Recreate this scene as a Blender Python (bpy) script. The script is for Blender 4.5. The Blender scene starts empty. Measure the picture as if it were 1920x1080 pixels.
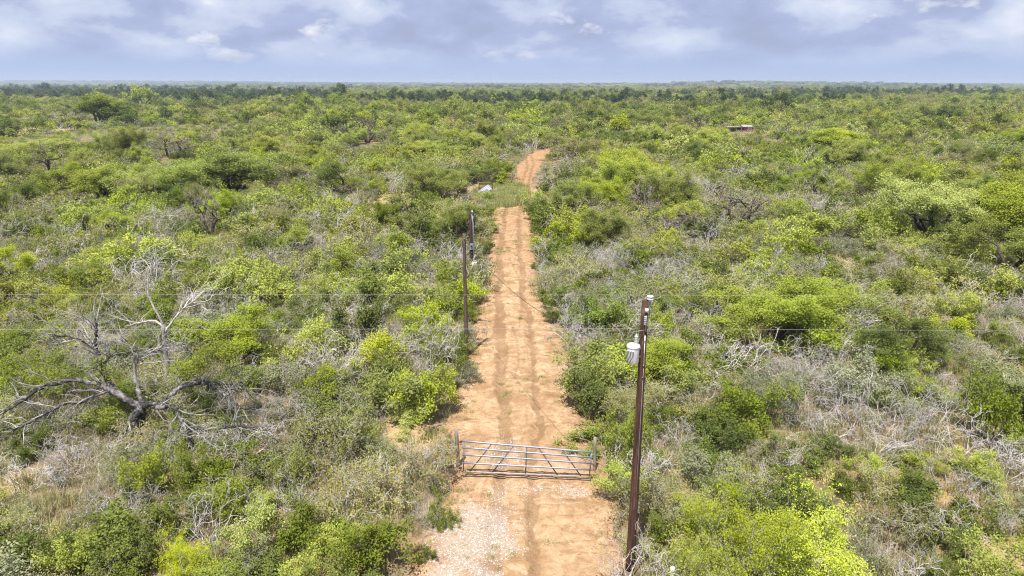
import bpy, math, random
import numpy as np
from mathutils import Vector, Matrix

# ------------------------------------------------------------------ camera, sky, sun, exposure
sc = bpy.context.scene
C = sc.collection
H = 13.8
PITCH = math.atan(383 / 1280)
cam_d = bpy.data.cameras.new('camera'); cam_d.lens = 24; cam_d.sensor_width = 36
cam_d.clip_start = 0.2; cam_d.clip_end = 60000
cam = bpy.data.objects.new('camera', cam_d); C.objects.link(cam)
cam.location = (0, 0, H); cam.rotation_euler = (math.pi / 2 - PITCH, 0, 0)
sc.camera = cam

SUN_TO = Vector((-0.15, -0.38, 1.0)).normalized()
sun_d = bpy.data.lights.new('sun', 'SUN'); sun_d.energy = 5.0; sun_d.angle = math.radians(0.6)
sun_d.color = (1.0, 0.945, 0.86)
sun = bpy.data.objects.new('sun', sun_d); C.objects.link(sun)
sun.rotation_euler = (-SUN_TO).to_track_quat('-Z', 'Y').to_euler()

world = bpy.data.worlds.new('World'); sc.world = world; world.use_nodes = True
def build_world():
    nt = world.node_tree; N = nt.nodes; L = nt.links; N.clear()
    out = N.new('ShaderNodeOutputWorld')
    sky = N.new('ShaderNodeTexSky'); sky.sky_type = 'NISHITA'; sky.sun_disc = False
    sky.sun_elevation = math.asin(SUN_TO.z); sky.sun_rotation = math.atan2(SUN_TO.x, SUN_TO.y)
    sky.air_density = 1.3; sky.dust_density = 2.0
    bg_s = N.new('ShaderNodeBackground'); bg_s.inputs[1].default_value = 0.06
    L.new(sky.outputs[0], bg_s.inputs[0])
    tc = N.new('ShaderNodeTexCoord'); sp = N.new('ShaderNodeSeparateXYZ'); L.new(tc.outputs['Generated'], sp.inputs[0])
    def m(op, a, b=None, c=None):
        n = N.new('ShaderNodeMath'); n.operation = op
        for i, v in enumerate((a, b, c)):
            if v is None: continue
            if isinstance(v, (int, float)): n.inputs[i].default_value = v
            else: L.new(v, n.inputs[i])
        return n.outputs[0]
    zc = m('MAXIMUM', sp.outputs[2], 0.0)
    cb = N.new('ShaderNodeCombineXYZ')                               # cloud banks: wide, low, thick as they are wide only far off
    for k in (0, 1): L.new(sp.outputs[k], cb.inputs[k])
    L.new(m('MULTIPLY', m('POWER', zc, 0.75), 1.5), cb.inputs[2])
    def noise(scale, detail, rough, dist, off):
        mp = N.new('ShaderNodeMapping'); mp.inputs['Location'].default_value = off; L.new(cb.outputs[0], mp.inputs[0])
        mp.inputs['Scale'].default_value = (1, 1, 1)
        n = N.new('ShaderNodeTexNoise'); n.inputs['Scale'].default_value = scale; n.inputs['Detail'].default_value = detail
        n.inputs['Roughness'].default_value = rough; n.inputs['Distortion'].default_value = dist
        L.new(mp.outputs[0], n.inputs['Vector']); return n.outputs['Fac']
    n1 = noise(7.4, 10, 0.52, 0.12, (3.1, 1.7, 0)); n2 = noise(11.0, 10, 0.56, 0.1, (11.3, 6.2, 0))
    def ramp(f, stops):
        r = N.new('ShaderNodeValToRGB'); e = r.color_ramp.elements
        while len(e) < len(stops): e.new(0.5)
        for el, (p, c) in zip(e, stops): el.position = p; el.color = (*c, 1)
        L.new(f, r.inputs[0]); return r.outputs[0]
    K = 0.635
    col = ramp(n1, [(0.36, (0.35*K, 0.405*K, 0.62*K)), (0.46, (0.41*K, 0.47*K, 0.68*K)), (0.51, (0.51*K, 0.575*K, 0.76*K)), (0.58, (0.60*K, 0.66*K, 0.82*K)), (0.70, (0.80*K, 0.82*K, 0.92*K))])
    hi = ramp(n2, [(0.62, (0, 0, 0)), (0.75, (1, 1, 1))])
    mx = N.new('ShaderNodeMix'); mx.data_type = 'RGBA'; L.new(hi, mx.inputs['Factor']); L.new(col, mx.inputs['A'])
    mx.inputs['B'].default_value = (0.95*K, 0.94*K, 0.97*K, 1)
    # towards the horizon the cloud deck runs together in an even grey-blue
    hz = N.new('ShaderNodeMapRange'); hz.inputs['From Min'].default_value = 0.010; hz.inputs['From Max'].default_value = 0.062
    hz.interpolation_type = 'SMOOTHSTEP'; L.new(zc, hz.inputs['Value'])
    mh = N.new('ShaderNodeMix'); mh.data_type = 'RGBA'; L.new(hz.outputs[0], mh.inputs['Factor'])
    mh.inputs['A'].default_value = (0.405*K, 0.500*K, 0.740*K, 1); L.new(mx.outputs['Result'], mh.inputs['B'])
    bg_c = N.new('ShaderNodeBackground'); L.new(mh.outputs['Result'], bg_c.inputs[0]); bg_c.inputs[1].default_value = 1.0
    # gaps of open sky between the clouds, higher up
    cov = ramp(n1, [(0.28, (0.72, 0.72, 0.72)), (0.42, (1, 1, 1))])
    cv = N.new('ShaderNodeMix'); cv.data_type = 'FLOAT'; L.new(hz.outputs[0], cv.inputs['Factor']); cv.inputs['A'].default_value = 1.0
    L.new(cov, cv.inputs['B'])
    ms = N.new('ShaderNodeMixShader'); L.new(cv.outputs['Result'], ms.inputs[0]); L.new(bg_s.outputs[0], ms.inputs[1]); L.new(bg_c.outputs[0], ms.inputs[2])
    L.new(ms.outputs[0], out.inputs['Surface'])
build_world()
vs = sc.view_settings
vs.view_transform = 'Standard'; vs.look = 'None'; vs.gamma = 1; vs.use_curve_mapping = False
vs.exposure = 0.8
sc.cycles.max_bounces = 5; sc.cycles.diffuse_bounces = 3; sc.cycles.transmission_bounces = 3
sc.cycles.volume_bounces = 0; sc.cycles.caustics_reflective = False; sc.cycles.caustics_refractive = False
sc.cycles.filter_width = 1.15; sc.cycles.use_denoising = True; sc.cycles.denoiser = 'OPENIMAGEDENOISE'; sc.cycles.denoising_input_passes = 'RGB_ALBEDO_NORMAL'; sc.cycles.denoising_prefilter = 'NONE'

# ------------------------------------------------------------------ helpers
rnd = random.Random(7)
ct, st = math.cos(PITCH), math.sin(PITCH)
def ray(px, py):
    a = (px - 960) / 1280; b = (540 - py) / 1280
    return Vector((a, ct + b * st, -st + b * ct))
def G(px, py, z=0.0):                       # where a photo pixel meets the plane z
    d = ray(px, py); t = (H - z) / -d.z
    return Vector((d.x * t, d.y * t, z))
def atY(px, py, Y):                         # where a photo pixel's ray has gone Y metres forward
    d = ray(px, py); t = Y / d.y
    return Vector((d.x * t, Y, H + d.z * t))

def vnoise(x, y, seed=0):                   # smooth value noise, numpy
    x = np.asarray(x, float); y = np.asarray(y, float)
    xi = np.floor(x).astype(np.int64); yi = np.floor(y).astype(np.int64); fx = x - xi; fy = y - yi
    fx = fx * fx * (3 - 2 * fx); fy = fy * fy * (3 - 2 * fy)
    def h(a, b):
        n = (a * 374761393 + b * 668265263 + seed * 1274126177) & 0x7fffffff
        n = ((n ^ (n >> 13)) * 1274126177) & 0x7fffffff
        return ((n ^ (n >> 16)) & 0xffff) / 65535.0
    return (h(xi, yi) * (1 - fx) + h(xi + 1, yi) * fx) * (1 - fy) + (h(xi, yi + 1) * (1 - fx) + h(xi + 1, yi + 1) * fx) * fy
def fbm(x, y, seed=0, o=3):
    s = 0; a = 0.5; t = 0
    for i in range(o):
        s = s + a * vnoise(np.asarray(x) * 2 ** i, np.asarray(y) * 2 ** i, seed + i); t += a; a *= 0.5
    return s / t
def smooth(a, b, x):
    t = np.clip((np.asarray(x, float) - a) / (b - a), 0, 1); return t * t * (3 - 2 * t)
def terrain(x, y):
    x = np.asarray(x, float); y = np.asarray(y, float)
    d = np.hypot(x, y)
    z = smooth(150, 600, d) * (fbm(x / 420, y / 420, 5) - 0.5) * 3.2
    z = z + smooth(1800, 3600, y) * np.exp(-((x / np.maximum(y, 1) - 0.36) / 0.20) ** 2) * np.exp(-((y - 3400) / 1100) ** 2) * 19
    z = z + smooth(3600, 6000, y) * 31 * (0.30 + 0.70 * smooth(0.05, -0.6, x / np.maximum(y, 1))) * (0.85 + 0.3 * fbm(x / 2500, y / 4000, 9))
    return z

def mesh_from(name, verts, faces, mats=(), midx=None, smooth_sh=False, lv=None):
    me = bpy.data.meshes.new(name)
    verts = np.asarray(verts, np.float32); faces = np.asarray(faces, np.int32); k = faces.shape[1]; nf = len(faces)
    me.vertices.add(len(verts)); me.vertices.foreach_set('co', verts.ravel())
    me.loops.add(nf * k); me.loops.foreach_set('vertex_index', faces.ravel())
    me.polygons.add(nf); me.polygons.foreach_set('loop_start', np.arange(0, nf * k, k, dtype=np.int32))
    me.polygons.foreach_set('loop_total', np.full(nf, k, np.int32))
    if midx is not None: me.polygons.foreach_set('material_index', np.asarray(midx, np.int32))
    if smooth_sh: me.polygons.foreach_set('use_smooth', np.ones(nf, bool))
    if lv is not None:
        at = me.attributes.new('lv', 'FLOAT', 'POINT'); at.data.foreach_set('value', np.asarray(lv, np.float32))
    for m in mats: me.materials.append(m)
    me.update(calc_edges=True); me.validate(); return me
def link(name, me, parent=None, loc=(0, 0, 0), rot=(0, 0, 0), scale=(1, 1, 1)):
    o = bpy.data.objects.new(name, me); C.objects.link(o); o.parent = parent
    o.location = loc; o.rotation_euler = rot; o.scale = scale; return o
def tag(o, label=None, cat=None, group=None, kind=None):
    if label: o['label'] = label
    if cat: o['category'] = cat
    if group: o['group'] = group
    if kind: o['kind'] = kind
    return o
def thing(name, label, cat, loc=(0, 0, 0), rotz=0.0, scale=(1, 1, 1), group=None):
    o = link(name, None, None, loc, (0, 0, rotz), scale); o.empty_display_size = 0.2
    return tag(o, label, cat, group)

class MB:                                    # collects quads / tris as quads
    def __init__(s): s.v = []; s.f = []; s.n = 0
    def add(s, v, f):
        v = np.asarray(v, float); s.v.append(v); s.f.append(np.asarray(f, int) + s.n); s.n += len(v)
    def sweep(s, pts, rad, sides=6, cap=True):
        P = np.asarray([tuple(p) for p in pts], float); n = len(P); rad = np.broadcast_to(np.asarray(rad, float), (n,))
        T = np.gradient(P, axis=0); T /= np.linalg.norm(T, axis=1)[:, None] + 1e-9
        ref = np.array((0, 0, 1.0)) if abs(T[:, 2]).mean() < 0.8 else np.array((1.0, 0, 0))
        U = np.cross(T, ref); U /= np.linalg.norm(U, axis=1)[:, None] + 1e-9; W = np.cross(U, T)
        a = np.arange(sides) * 2 * math.pi / sides
        R = (U[:, None, :] * np.cos(a)[None, :, None] + W[:, None, :] * np.sin(a)[None, :, None]) * rad[:, None, None] + P[:, None, :]
        i = np.arange(n - 1)[:, None] * sides; j = np.arange(sides)[None, :]; j2 = (j + 1) % sides
        F = np.stack([i + j, i + j2, i + sides + j2, i + sides + j], -1).reshape(-1, 4)
        V = R.reshape(-1, 3)
        if cap:
            V = np.vstack([V, P[0], P[-1]]); c0 = n * sides; c1 = c0 + 1
            jj = np.arange(sides); b = (n - 1) * sides
            f0 = np.stack([np.full(sides, c0), (jj + 1) % sides, jj, np.full(sides, c0)], -1)
            f1 = np.stack([np.full(sides, c1), b + jj, b + (jj + 1) % sides, np.full(sides, c1)], -1)
            s.tri = getattr(s, 'tri', []) + [f0[:, :3] + s.n, f1[:, :3] + s.n]
        s.add(V, F)
    def box(s, c, size, M=None):
        c = np.asarray(c, float); h = np.asarray(size, float) / 2
        v = np.array([(x, y, z) for x in (-1, 1) for y in (-1, 1) for z in (-1, 1)], float) * h
        if M is not None: v = v @ np.array(M).T
        s.add(v + c, [(0, 1, 3, 2), (4, 6, 7, 5), (0, 4, 5, 1), (2, 3, 7, 6), (0, 2, 6, 4), (1, 5, 7, 3)])
    def lathe(s, prof, c=(0, 0, 0), sides=20):
        a = np.arange(sides) * 2 * math.pi / sides
        P = np.array(prof, float); n = len(P)
        R = np.stack([P[:, 0, None] * np.cos(a), P[:, 0, None] * np.sin(a), np.repeat(P[:, 1, None], sides, 1)], -1) + np.asarray(c, float)
        i = np.arange(n - 1)[:, None] * sides; j = np.arange(sides)[None, :]; j2 = (j + 1) % sides
        s.add(R.reshape(-1, 3), np.stack([i + j, i + j2, i + sides + j2, i + sides + j], -1).reshape(-1, 4))
    def mesh(s, name, mat, sm=True):
        V = np.vstack(s.v); F = np.vstack(s.f); T = getattr(s, 'tri', [])
        me = bpy.data.meshes.new(name)
        faces = F.tolist() + [t for a in T for t in a.tolist()]
        me.from_pydata(V.tolist(), [], faces); me.materials.append(mat)
        if sm: me.polygons.foreach_set('use_smooth', np.ones(len(faces), bool))
        me.update(); return me
    def build(s, name, mat, parent=None, sm=True): return link(name, s.mesh(name, mat, sm), parent)

# ------------------------------------------------------------------ materials
def nmat(name):
    m = bpy.data.materials.new(name); m.use_nodes = True; nt = m.node_tree; nt.nodes.clear()
    o = nt.nodes.new('ShaderNodeOutputMaterial'); return m, nt, o
class NT:
    def __init__(s, nt): s.nt = nt
    def n(s, t, **k):
        x = s.nt.nodes.new(t)
        for a, b in k.items(): setattr(x, a, b)
        return x
    def l(s, a, b): s.nt.links.new(a, b)
    def val(s, sock, v):
        if hasattr(v, 'is_output'): s.l(v, sock)
        else: sock.default_value = v if not (isinstance(v, tuple) and len(v) == 3 and sock.type == 'RGBA') else (*v, 1)
    def noise(s, vec, scale, detail=4, rough=0.55, dist=0.0):
        x = s.n('ShaderNodeTexNoise'); s.l(vec, x.inputs['Vector']); x.inputs['Scale'].default_value = scale
        x.inputs['Detail'].default_value = detail; x.inputs['Roughness'].default_value = rough; x.inputs['Distortion'].default_value = dist
        return x.outputs['Fac']
    def mix(s, f, a, b, blend='MIX'):
        x = s.n('ShaderNodeMix', data_type='RGBA', blend_type=blend)
        s.val(x.inputs['Factor'], f); s.val(x.inputs['A'], a); s.val(x.inputs['B'], b); return x.outputs['Result']
    def rng(s, v, a, b, c=0.0, d=1.0):
        x = s.n('ShaderNodeMapRange'); s.val(x.inputs['Value'], v)
        for k, q in zip(('From Min', 'From Max', 'To Min', 'To Max'), (a, b, c, d)): x.inputs[k].default_value = q
        return x.outputs[0]
    def math(s, op, a, b=0.0):
        x = s.n('ShaderNodeMath', operation=op); s.val(x.inputs[0], a); s.val(x.inputs[1], b); return x.outputs[0]
    def pos(s): return s.n('ShaderNodeNewGeometry').outputs['Position']
    def obj(s): return s.n('ShaderNodeTexCoord').outputs['Object']
    def attr(s, name): return s.n('ShaderNodeAttribute', attribute_name=name).outputs['Fac']
    def bump(s, h, strength, dist):
        x = s.n('ShaderNodeBump'); s.l(h, x.inputs['Height']); x.inputs['Strength'].default_value = strength; x.inputs['Distance'].default_value = dist
        return x.outputs[0]
    def principled(s, col, rough=0.8, spec=0.2, metal=0.0, normal=None):
        x = s.n('ShaderNodeBsdfPrincipled'); s.val(x.inputs['Base Color'], col); s.val(x.inputs['Roughness'], rough)
        x.inputs['Specular IOR Level'].default_value = spec; x.inputs['Metallic'].default_value = metal
        if normal is not None: s.l(normal, x.inputs['Normal'])
        return x.outputs[0]

def leaf_mat(name, c1, c2, c3, trans=0.27):
    """leaves vary singly (lv), plant by plant (object random) and in drifts over the land (position)"""
    m, nt, o = nmat(name); s = NT(nt)
    col = s.mix(s.attr('lv'), c1, c2)
    r = s.n('ShaderNodeObjectInfo').outputs['Random']
    col = s.mix(s.math('MULTIPLY', r, 0.55), col, c3)
    d = s.noise(s.pos(), 0.035, 3, 0.6)
    hs = s.n('ShaderNodeHueSaturation'); s.l(col, hs.inputs['Color'])
    s.l(s.rng(d, 0.35, 0.65, 0.484, 0.510), hs.inputs['Hue'])
    s.l(s.rng(s.math('FRACT', s.math('MULTIPLY', r, 7.31)), 0, 1, 0.66, 1.34), hs.inputs['Value'])
    s.l(s.rng(s.math('FRACT', s.math('MULTIPLY', r, 3.7)), 0, 1, 0.80, 1.05), hs.inputs['Saturation'])
    pr = s.principled(hs.outputs[0], 0.65, 0.06)
    tr = s.n('ShaderNodeBsdfTranslucent'); s.l(hs.outputs[0], tr.inputs['Color'])
    ms = s.n('ShaderNodeMixShader'); ms.inputs[0].default_value = trans; s.l(pr, ms.inputs[1]); s.l(tr.outputs[0], ms.inputs[2])
    s.l(ms.outputs[0], o.inputs['Surface']); return m
def bark_mat(name, c1, c2, scale=6.0, bump=0.4):
    m, nt, o = nmat(name); s = NT(nt); v = s.obj()
    r = s.n('ShaderNodeObjectInfo').outputs['Random']
    f = s.noise(v, scale, 5, 0.65)
    col = s.mix(s.rng(f, 0.38, 0.62), c1, c2)
    hs = s.n('ShaderNodeHueSaturation'); s.l(col, hs.inputs['Color']); s.l(s.rng(r, 0, 1, 0.75, 1.2), hs.inputs['Value'])
    s.l(s.principled(hs.outputs[0], 0.9, 0.1, 0, s.bump(f, bump, 0.02)), o.inputs['Surface']); return m

M = {}
M['lime'] = leaf_mat('leaf_lime', (0.215, 0.285, 0.020), (0.375, 0.43, 0.048), (0.31, 0.34, 0.07))
M['bright'] = leaf_mat('leaf_bright_lime', (0.27, 0.345, 0.006), (0.47, 0.52, 0.010), (0.42, 0.475, 0.015))
M['green'] = leaf_mat('leaf_dark_green', (0.085, 0.140, 0.012), (0.215, 0.265, 0.025), (0.185, 0.215, 0.035))
M['sage'] = leaf_mat('leaf_grey_green', (0.15, 0.18, 0.075), (0.29, 0.305, 0.14), (0.24, 0.25, 0.13))
M['olive'] = leaf_mat('leaf_olive', (0.20, 0.225, 0.04), (0.345, 0.345, 0.095), (0.31, 0.295, 0.09))
M['oak'] = leaf_mat('leaf_cloud_shade', (0.055, 0.09, 0.020), (0.11, 0.15, 0.032), (0.08, 0.115, 0.036), 0.25)  # darkened leaves: cloud shadow over the far woods put into their colour
M['pod'] = leaf_mat('leaf_russet', (0.30, 0.16, 0.05), (0.38, 0.24, 0.08), (0.30, 0.20, 0.08))
M['grass'] = leaf_mat('grass_blades', (0.21, 0.22, 0.075), (0.38, 0.355, 0.16), (0.34, 0.31, 0.15), 0.3)
M['grass_green'] = leaf_mat('grass_blades_green', (0.19, 0.24, 0.055), (0.36, 0.37, 0.12), (0.36, 0.34, 0.14), 0.3)
M['twig'] = bark_mat('twig_pale_grey', (0.38, 0.355, 0.35), (0.62, 0.585, 0.58), 3.0)
M['twig_brown'] = bark_mat('twig_grey_brown', (0.20, 0.165, 0.14), (0.36, 0.31, 0.28), 4.0)
M['bark_dark'] = bark_mat('bark_dark', (0.035, 0.028, 0.024), (0.12, 0.10, 0.09), 9.0)
M['bark_grey'] = bark_mat('bark_weathered', (0.22, 0.195, 0.18), (0.46, 0.42, 0.40), 5.0)

def two_tone_bark():                         # old dead mesquite: charred black bark left on in long patches over bare grey wood
    m, nt, o = nmat('bark_dead_mesquite'); s = NT(nt); p = s.pos()
    f = s.noise(p, 0.9, 4, 0.6, 0.4); g = s.noise(p, 9.0, 5, 0.65)
    wood = s.mix(s.rng(g, 0.35, 0.65), (0.10, 0.092, 0.09), (0.30, 0.28, 0.285))
    blk = s.mix(s.rng(g, 0.4, 0.6), (0.018, 0.017, 0.018), (0.075, 0.07, 0.075))
    col = s.mix(s.rng(f, 0.50, 0.57), blk, wood)
    s.l(s.principled(col, 0.9, 0.15, 0, s.bump(g, 0.7, 0.04)), o.inputs['Surface']); return m
M['bark_dead'] = two_tone_bark()
M['twig_dead'] = bark_mat('twig_dead_mesquite', (0.15, 0.14, 0.138), (0.38, 0.355, 0.355), 2.0)

def plain(name, col, rough=0.6, spec=0.3, metal=0.0, var=0.25, scale=8.0):
    m, nt, o = nmat(name); s = NT(nt); f = s.noise(s.obj(), scale, 4, 0.6)
    dk = tuple(c * (1 - var) for c in col); lt = tuple(min(1, c * (1 + var * 0.6)) for c in col)
    s.l(s.principled(s.mix(s.rng(f, 0.3, 0.7), dk, lt), rough, spec, metal), o.inputs['Surface']); return m
def pole_mat(name, red, dark):
    m, nt, o = nmat(name); s = NT(nt)
    mp = s.n('ShaderNodeMapping'); s.l(s.obj(), mp.inputs[0]); mp.inputs['Scale'].default_value = (26, 26, 0.9)
    f = s.noise(mp.outputs[0], 1.0, 5, 0.6)
    col = s.mix(s.rng(f, 0.35, 0.62), red, dark)
    g = s.noise(mp.outputs[0], 2.3, 4, 0.7); wx = s.noise(s.obj(), 1.1, 4, 0.6)
    col = s.mix(s.math('MULTIPLY', s.rng(g, 0.55, 0.66), s.rng(wx, 0.42, 0.6)), col, tuple(min(1, c * 2.0 + 0.05) for c in red))
    s.l(s.principled(col, 0.8, 0.2, 0, s.bump(f, 0.6, 0.01)), o.inputs['Surface']); return m
M['pole'] = pole_mat('pole_creosote', (0.105, 0.048, 0.032), (0.030, 0.021, 0.019))
M['pole_grey'] = pole_mat('pole_weathered', (0.13, 0.095, 0.075), (0.06, 0.045, 0.038))
M['post'] = pole_mat('fence_post_weathered', (0.30, 0.27, 0.22), (0.17, 0.155, 0.125))
M['galv'] = plain('galvanised_tube', (0.235, 0.255, 0.325), 0.45, 0.5, 0.4, 0.2, 5)
M['galv_dusty'] = plain('galvanised_dusty', (0.33, 0.28, 0.26), 0.6, 0.4, 0.3, 0.3, 5)
M['rust'] = plain('rust', (0.11, 0.055, 0.038), 0.9, 0.1, 0, 0.5, 14)
M['white'] = plain('white_paint', (0.74, 0.75, 0.78), 0.45, 0.4, 0, 0.08, 6)
M['tank'] = plain('transformer_paint', (0.60, 0.63, 0.68), 0.4, 0.5, 0, 0.1, 5)
M['porcelain'] = plain('porcelain_grey', (0.58, 0.60, 0.64), 0.25, 0.5, 0, 0.1, 6)
M['steel'] = plain('bracket_steel', (0.30, 0.31, 0.33), 0.5, 0.5, 0.6, 0.25, 9)
M['brace'] = plain('brace_dark_steel', (0.10, 0.105, 0.13), 0.6, 0.3, 0.2, 0.25, 7)
M['dark'] = plain('dark_fittings', (0.05, 0.05, 0.055), 0.6, 0.3, 0, 0.2, 9)
M['sticker'] = plain('yellow_sticker', (0.65, 0.42, 0.05), 0.6, 0.3, 0, 0.1, 9)
M['wire'] = plain('bare_aluminium_wire', (0.34, 0.34, 0.33), 0.5, 0.5, 0.3, 0.05, 1)
M['cable'] = plain('black_service_cable', (0.05, 0.045, 0.05), 0.6, 0.3, 0, 0.1, 1)
M['conduit'] = plain('conduit_grey', (0.34, 0.36, 0.42), 0.5, 0.4, 0.3, 0.15, 4)
M['maroon'] = plain('maroon_siding', (0.22, 0.030, 0.035), 0.6, 0.3, 0, 0.15, 2)
M['roof_white'] = plain('white_metal_roof', (0.30, 0.285, 0.29), 0.6, 0.3, 0.0, 0.15, 1.5)
M['sheet'] = plain('bare_sheet_metal', (0.34, 0.355, 0.40), 0.5, 0.5, 0.3, 0.25, 2)
M['plastic'] = plain('crumpled_pale_sheet', (0.36, 0.41, 0.47), 0.5, 0.4, 0, 0.25, 5)
def stone_mat():
    m, nt, o = nmat('limestone_gravel'); s = NT(nt); r = s.n('ShaderNodeObjectInfo').outputs['Random']
    s.l(s.principled(s.mix(r, (0.26, 0.215, 0.185), (0.56, 0.52, 0.485)), 0.9, 0.2), o.inputs['Surface']); return m
M['stone'] = stone_mat()
M['clod'] = plain('dirt_clod', (0.30, 0.185, 0.105), 0.95, 0.1, 0, 0.3, 9)
def shade_glass():
    m, nt, o = nmat('window_glass'); s = NT(nt); s.l(s.principled((0.04, 0.05, 0.06), 0.08, 0.5), o.inputs['Surface']); return m
M['glass'] = shade_glass()

SAND = ((0.245, 0.152, 0.078), (0.37, 0.25, 0.142))
def ground_mat():
    m, nt, o = nmat('brush_country_ground'); s = NT(nt); p = s.pos()
    n1 = s.noise(p, 0.22, 5, 0.6); n2 = s.noise(p, 3.2, 6, 0.65); n3 = s.noise(p, 0.02, 4, 0.6)
    sand = s.mix(s.rng(n2, 0.3, 0.7), SAND[0], SAND[1])
    litter = s.mix(s.rng(n2, 0.35, 0.65), (0.10, 0.075, 0.045), (0.24, 0.19, 0.125))
    near = s.mix(s.rng(n1, 0.50, 0.64), litter, sand)
    ln = s.n('ShaderNodeVectorMath', operation='LENGTH'); s.l(p, ln.inputs[0])
    far = s.mix(s.rng(n3, 0.35, 0.65), (0.085, 0.11, 0.035), (0.17, 0.185, 0.065))
    n4 = s.noise(p, 0.0016, 5, 0.6, 0.5)
    far = s.mix(s.rng(n4, 0.60, 0.66), far, (0.34, 0.26, 0.14))       # dry hayfields among the woods
    col = s.mix(s.rng(ln.outputs['Value'], 120, 420), near, far)
    clear = s.attr('lv')                                              # grazed openings with bare tan grass
    col = s.mix(clear, col, s.mix(s.rng(n2, 0.3, 0.7), (0.30, 0.21, 0.115), (0.42, 0.31, 0.18)))
    s.l(s.principled(col, 0.95, 0.05, 0, s.bump(n2, 0.6, 0.12)), o.inputs['Surface']); return m
def road_mat():
    m, nt, o = nmat('sandy_two_track'); s = NT(nt); p = s.pos()
    n1 = s.noise(p, 0.55, 5, 0.62); n2 = s.noise(p, 3.2, 6, 0.65); n3 = s.noise(p, 14.0, 4, 0.6)
    mp = s.n('ShaderNodeMapping'); s.l(p, mp.inputs[0]); mp.inputs['Scale'].default_value = (0.8, 3.2, 1)
    n4 = s.noise(mp.outputs[0], 1.0, 5, 0.6, 0.6)                     # blade scrapes across the track
    col = s.mix(s.rng(n2, 0.3, 0.7), (0.325, 0.207, 0.113), (0.455, 0.312, 0.187))
    sy = s.n('ShaderNodeSeparateXYZ'); s.l(p, sy.inputs[0])
    col = s.mix(s.math('MULTIPLY', s.rng(sy.outputs[1], 45, 100), 0.6), col, (0.31, 0.165, 0.080))          # redder soil up the track
    col = s.mix(s.math('MULTIPLY', s.rng(n1, 0.47, 0.58), 0.6), col, (0.255, 0.150, 0.074))
    col = s.mix(s.math('MULTIPLY', s.rng(n4, 0.55, 0.68), 0.75), col, (0.205, 0.120, 0.062))
    n5 = s.noise(p, 1.6, 6, 0.7, 0.8)
    col = s.mix(s.math('MULTIPLY', s.rng(n5, 0.53, 0.61), 0.5), col, (0.245, 0.148, 0.078))
    col = s.mix(s.math('MULTIPLY', s.rng(n5, 0.46, 0.38), 0.6), col, (0.50, 0.38, 0.25))
    rut = s.attr('lv')                                                # packed damp wheel tracks
    wet = s.math('MULTIPLY', s.rng(s.math('ADD', rut, s.math('MULTIPLY', s.math('SUBTRACT', n2, 0.5), 0.9)), 0.32, 0.62), s.rng(n1, 0.3, 0.6, 0.55, 1.0))
    col = s.mix(s.math('MULTIPLY', wet, s.rng(n3, 0.3, 0.65, 0.45, 1.0)), col, (0.20, 0.122, 0.065))
    deb = s.math('MULTIPLY', s.attr('ev'), s.rng(s.noise(p, 7.0, 5, 0.7), 0.50, 0.62))             # leaf litter and crumbled soil along the verges
    col = s.mix(s.math('MULTIPLY', deb, 0.75), col, (0.135, 0.085, 0.05))
    gr = s.attr('gv')                                                 # crushed limestone worked into the surface
    gm = s.math('MULTIPLY', s.rng(s.math('ADD', gr, s.math('SUBTRACT', s.math('MULTIPLY', s.noise(p, 24.0, 3, 0.7), 1.6), 1.0)), 0.25, 0.6), 0.75)
    col = s.mix(gm, col, s.mix(s.rng(n3, 0.35, 0.65), (0.30, 0.225, 0.165), (0.39, 0.32, 0.26)))
    h = s.math('ADD', n2, s.math('MULTIPLY', n3, 0.35))
    s.l(s.principled(col, 0.95, 0.05, 0, s.bump(s.math('ADD', h, n5), 0.9, 0.10)), o.inputs['Surface']); return m
M['ground'] = ground_mat(); M['road'] = road_mat()

# ------------------------------------------------------------------ the land: ground, road
ROADPX = [(1200, 690, 1200), (1080, 762, 1160), (1000, 805, 1150), (950, 832, 1140), (905, 858, 1122), (850, 852, 1112), (800, 850, 1092), (760, 852, 1078),
          (700, 876, 1066), (650, 884, 1060), (600, 893, 1022), (560, 904, 1008), (520, 914, 1008), (480, 922, 1002), (440, 927, 997),
          (400, 926, 990), (380, 928, 988), (350, 958, 992), (330, 968, 1002), (310, 974, 1012), (296, 985, 1022), (286, 1002, 1036), (278, 1030, 1060), (270, 1075, 1098)]
RY = np.array([G(960, y).y for y, a, b in ROADPX]); RL = np.array([G(a, y).x for y, a, b in ROADPX]); RR = np.array([G(b, y).x for y, a, b in ROADPX])
RY = np.concatenate([[2.0], RY]); RL = np.concatenate([[RL[0] - 3.0], RL]); RR = np.concatenate([[RR[0] + 2.0], RR])
def road_edges(y): return np.interp(y, RY, RL), np.interp(y, RY, RR)
def road_dist(x, y):                          # signed distance outside the road edge
    l, r = road_edges(y); d = np.maximum(l - x, x - r)
    return np.where(np.asarray(y) > RY[-1], 50.0, d)
def ell(px, py, wpx, hpx):                    # an opening in the brush: ground ellipse from the photo
    c = G(px, py); w = G(px + wpx / 2, py) - c; a = G(px, py - hpx / 2); b = G(px, py + hpx / 2)
    return (c.x, (a.y + b.y) / 2, max(w.x, 0.5), max((a.y - b.y) / 2, 0.5))
CLEAR = [ell(750, 386, 120, 46), ell(1585, 494, 66, 36), ell(1875, 1060, 150, 140), ell(40, 246, 190, 12), ell(738, 386, 120, 44), ell(1850, 1060, 150, 120), ell(20, 700, 40, 24),
         ell(765, 815, 120, 66), ell(25, 905, 50, 40), ell(1010, 366, 50, 30), ell(905, 352, 66, 16), ell(1413, 247, 24, 8), ell(560, 246, 60, 3), ell(1345, 178, 40, 2)]
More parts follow.
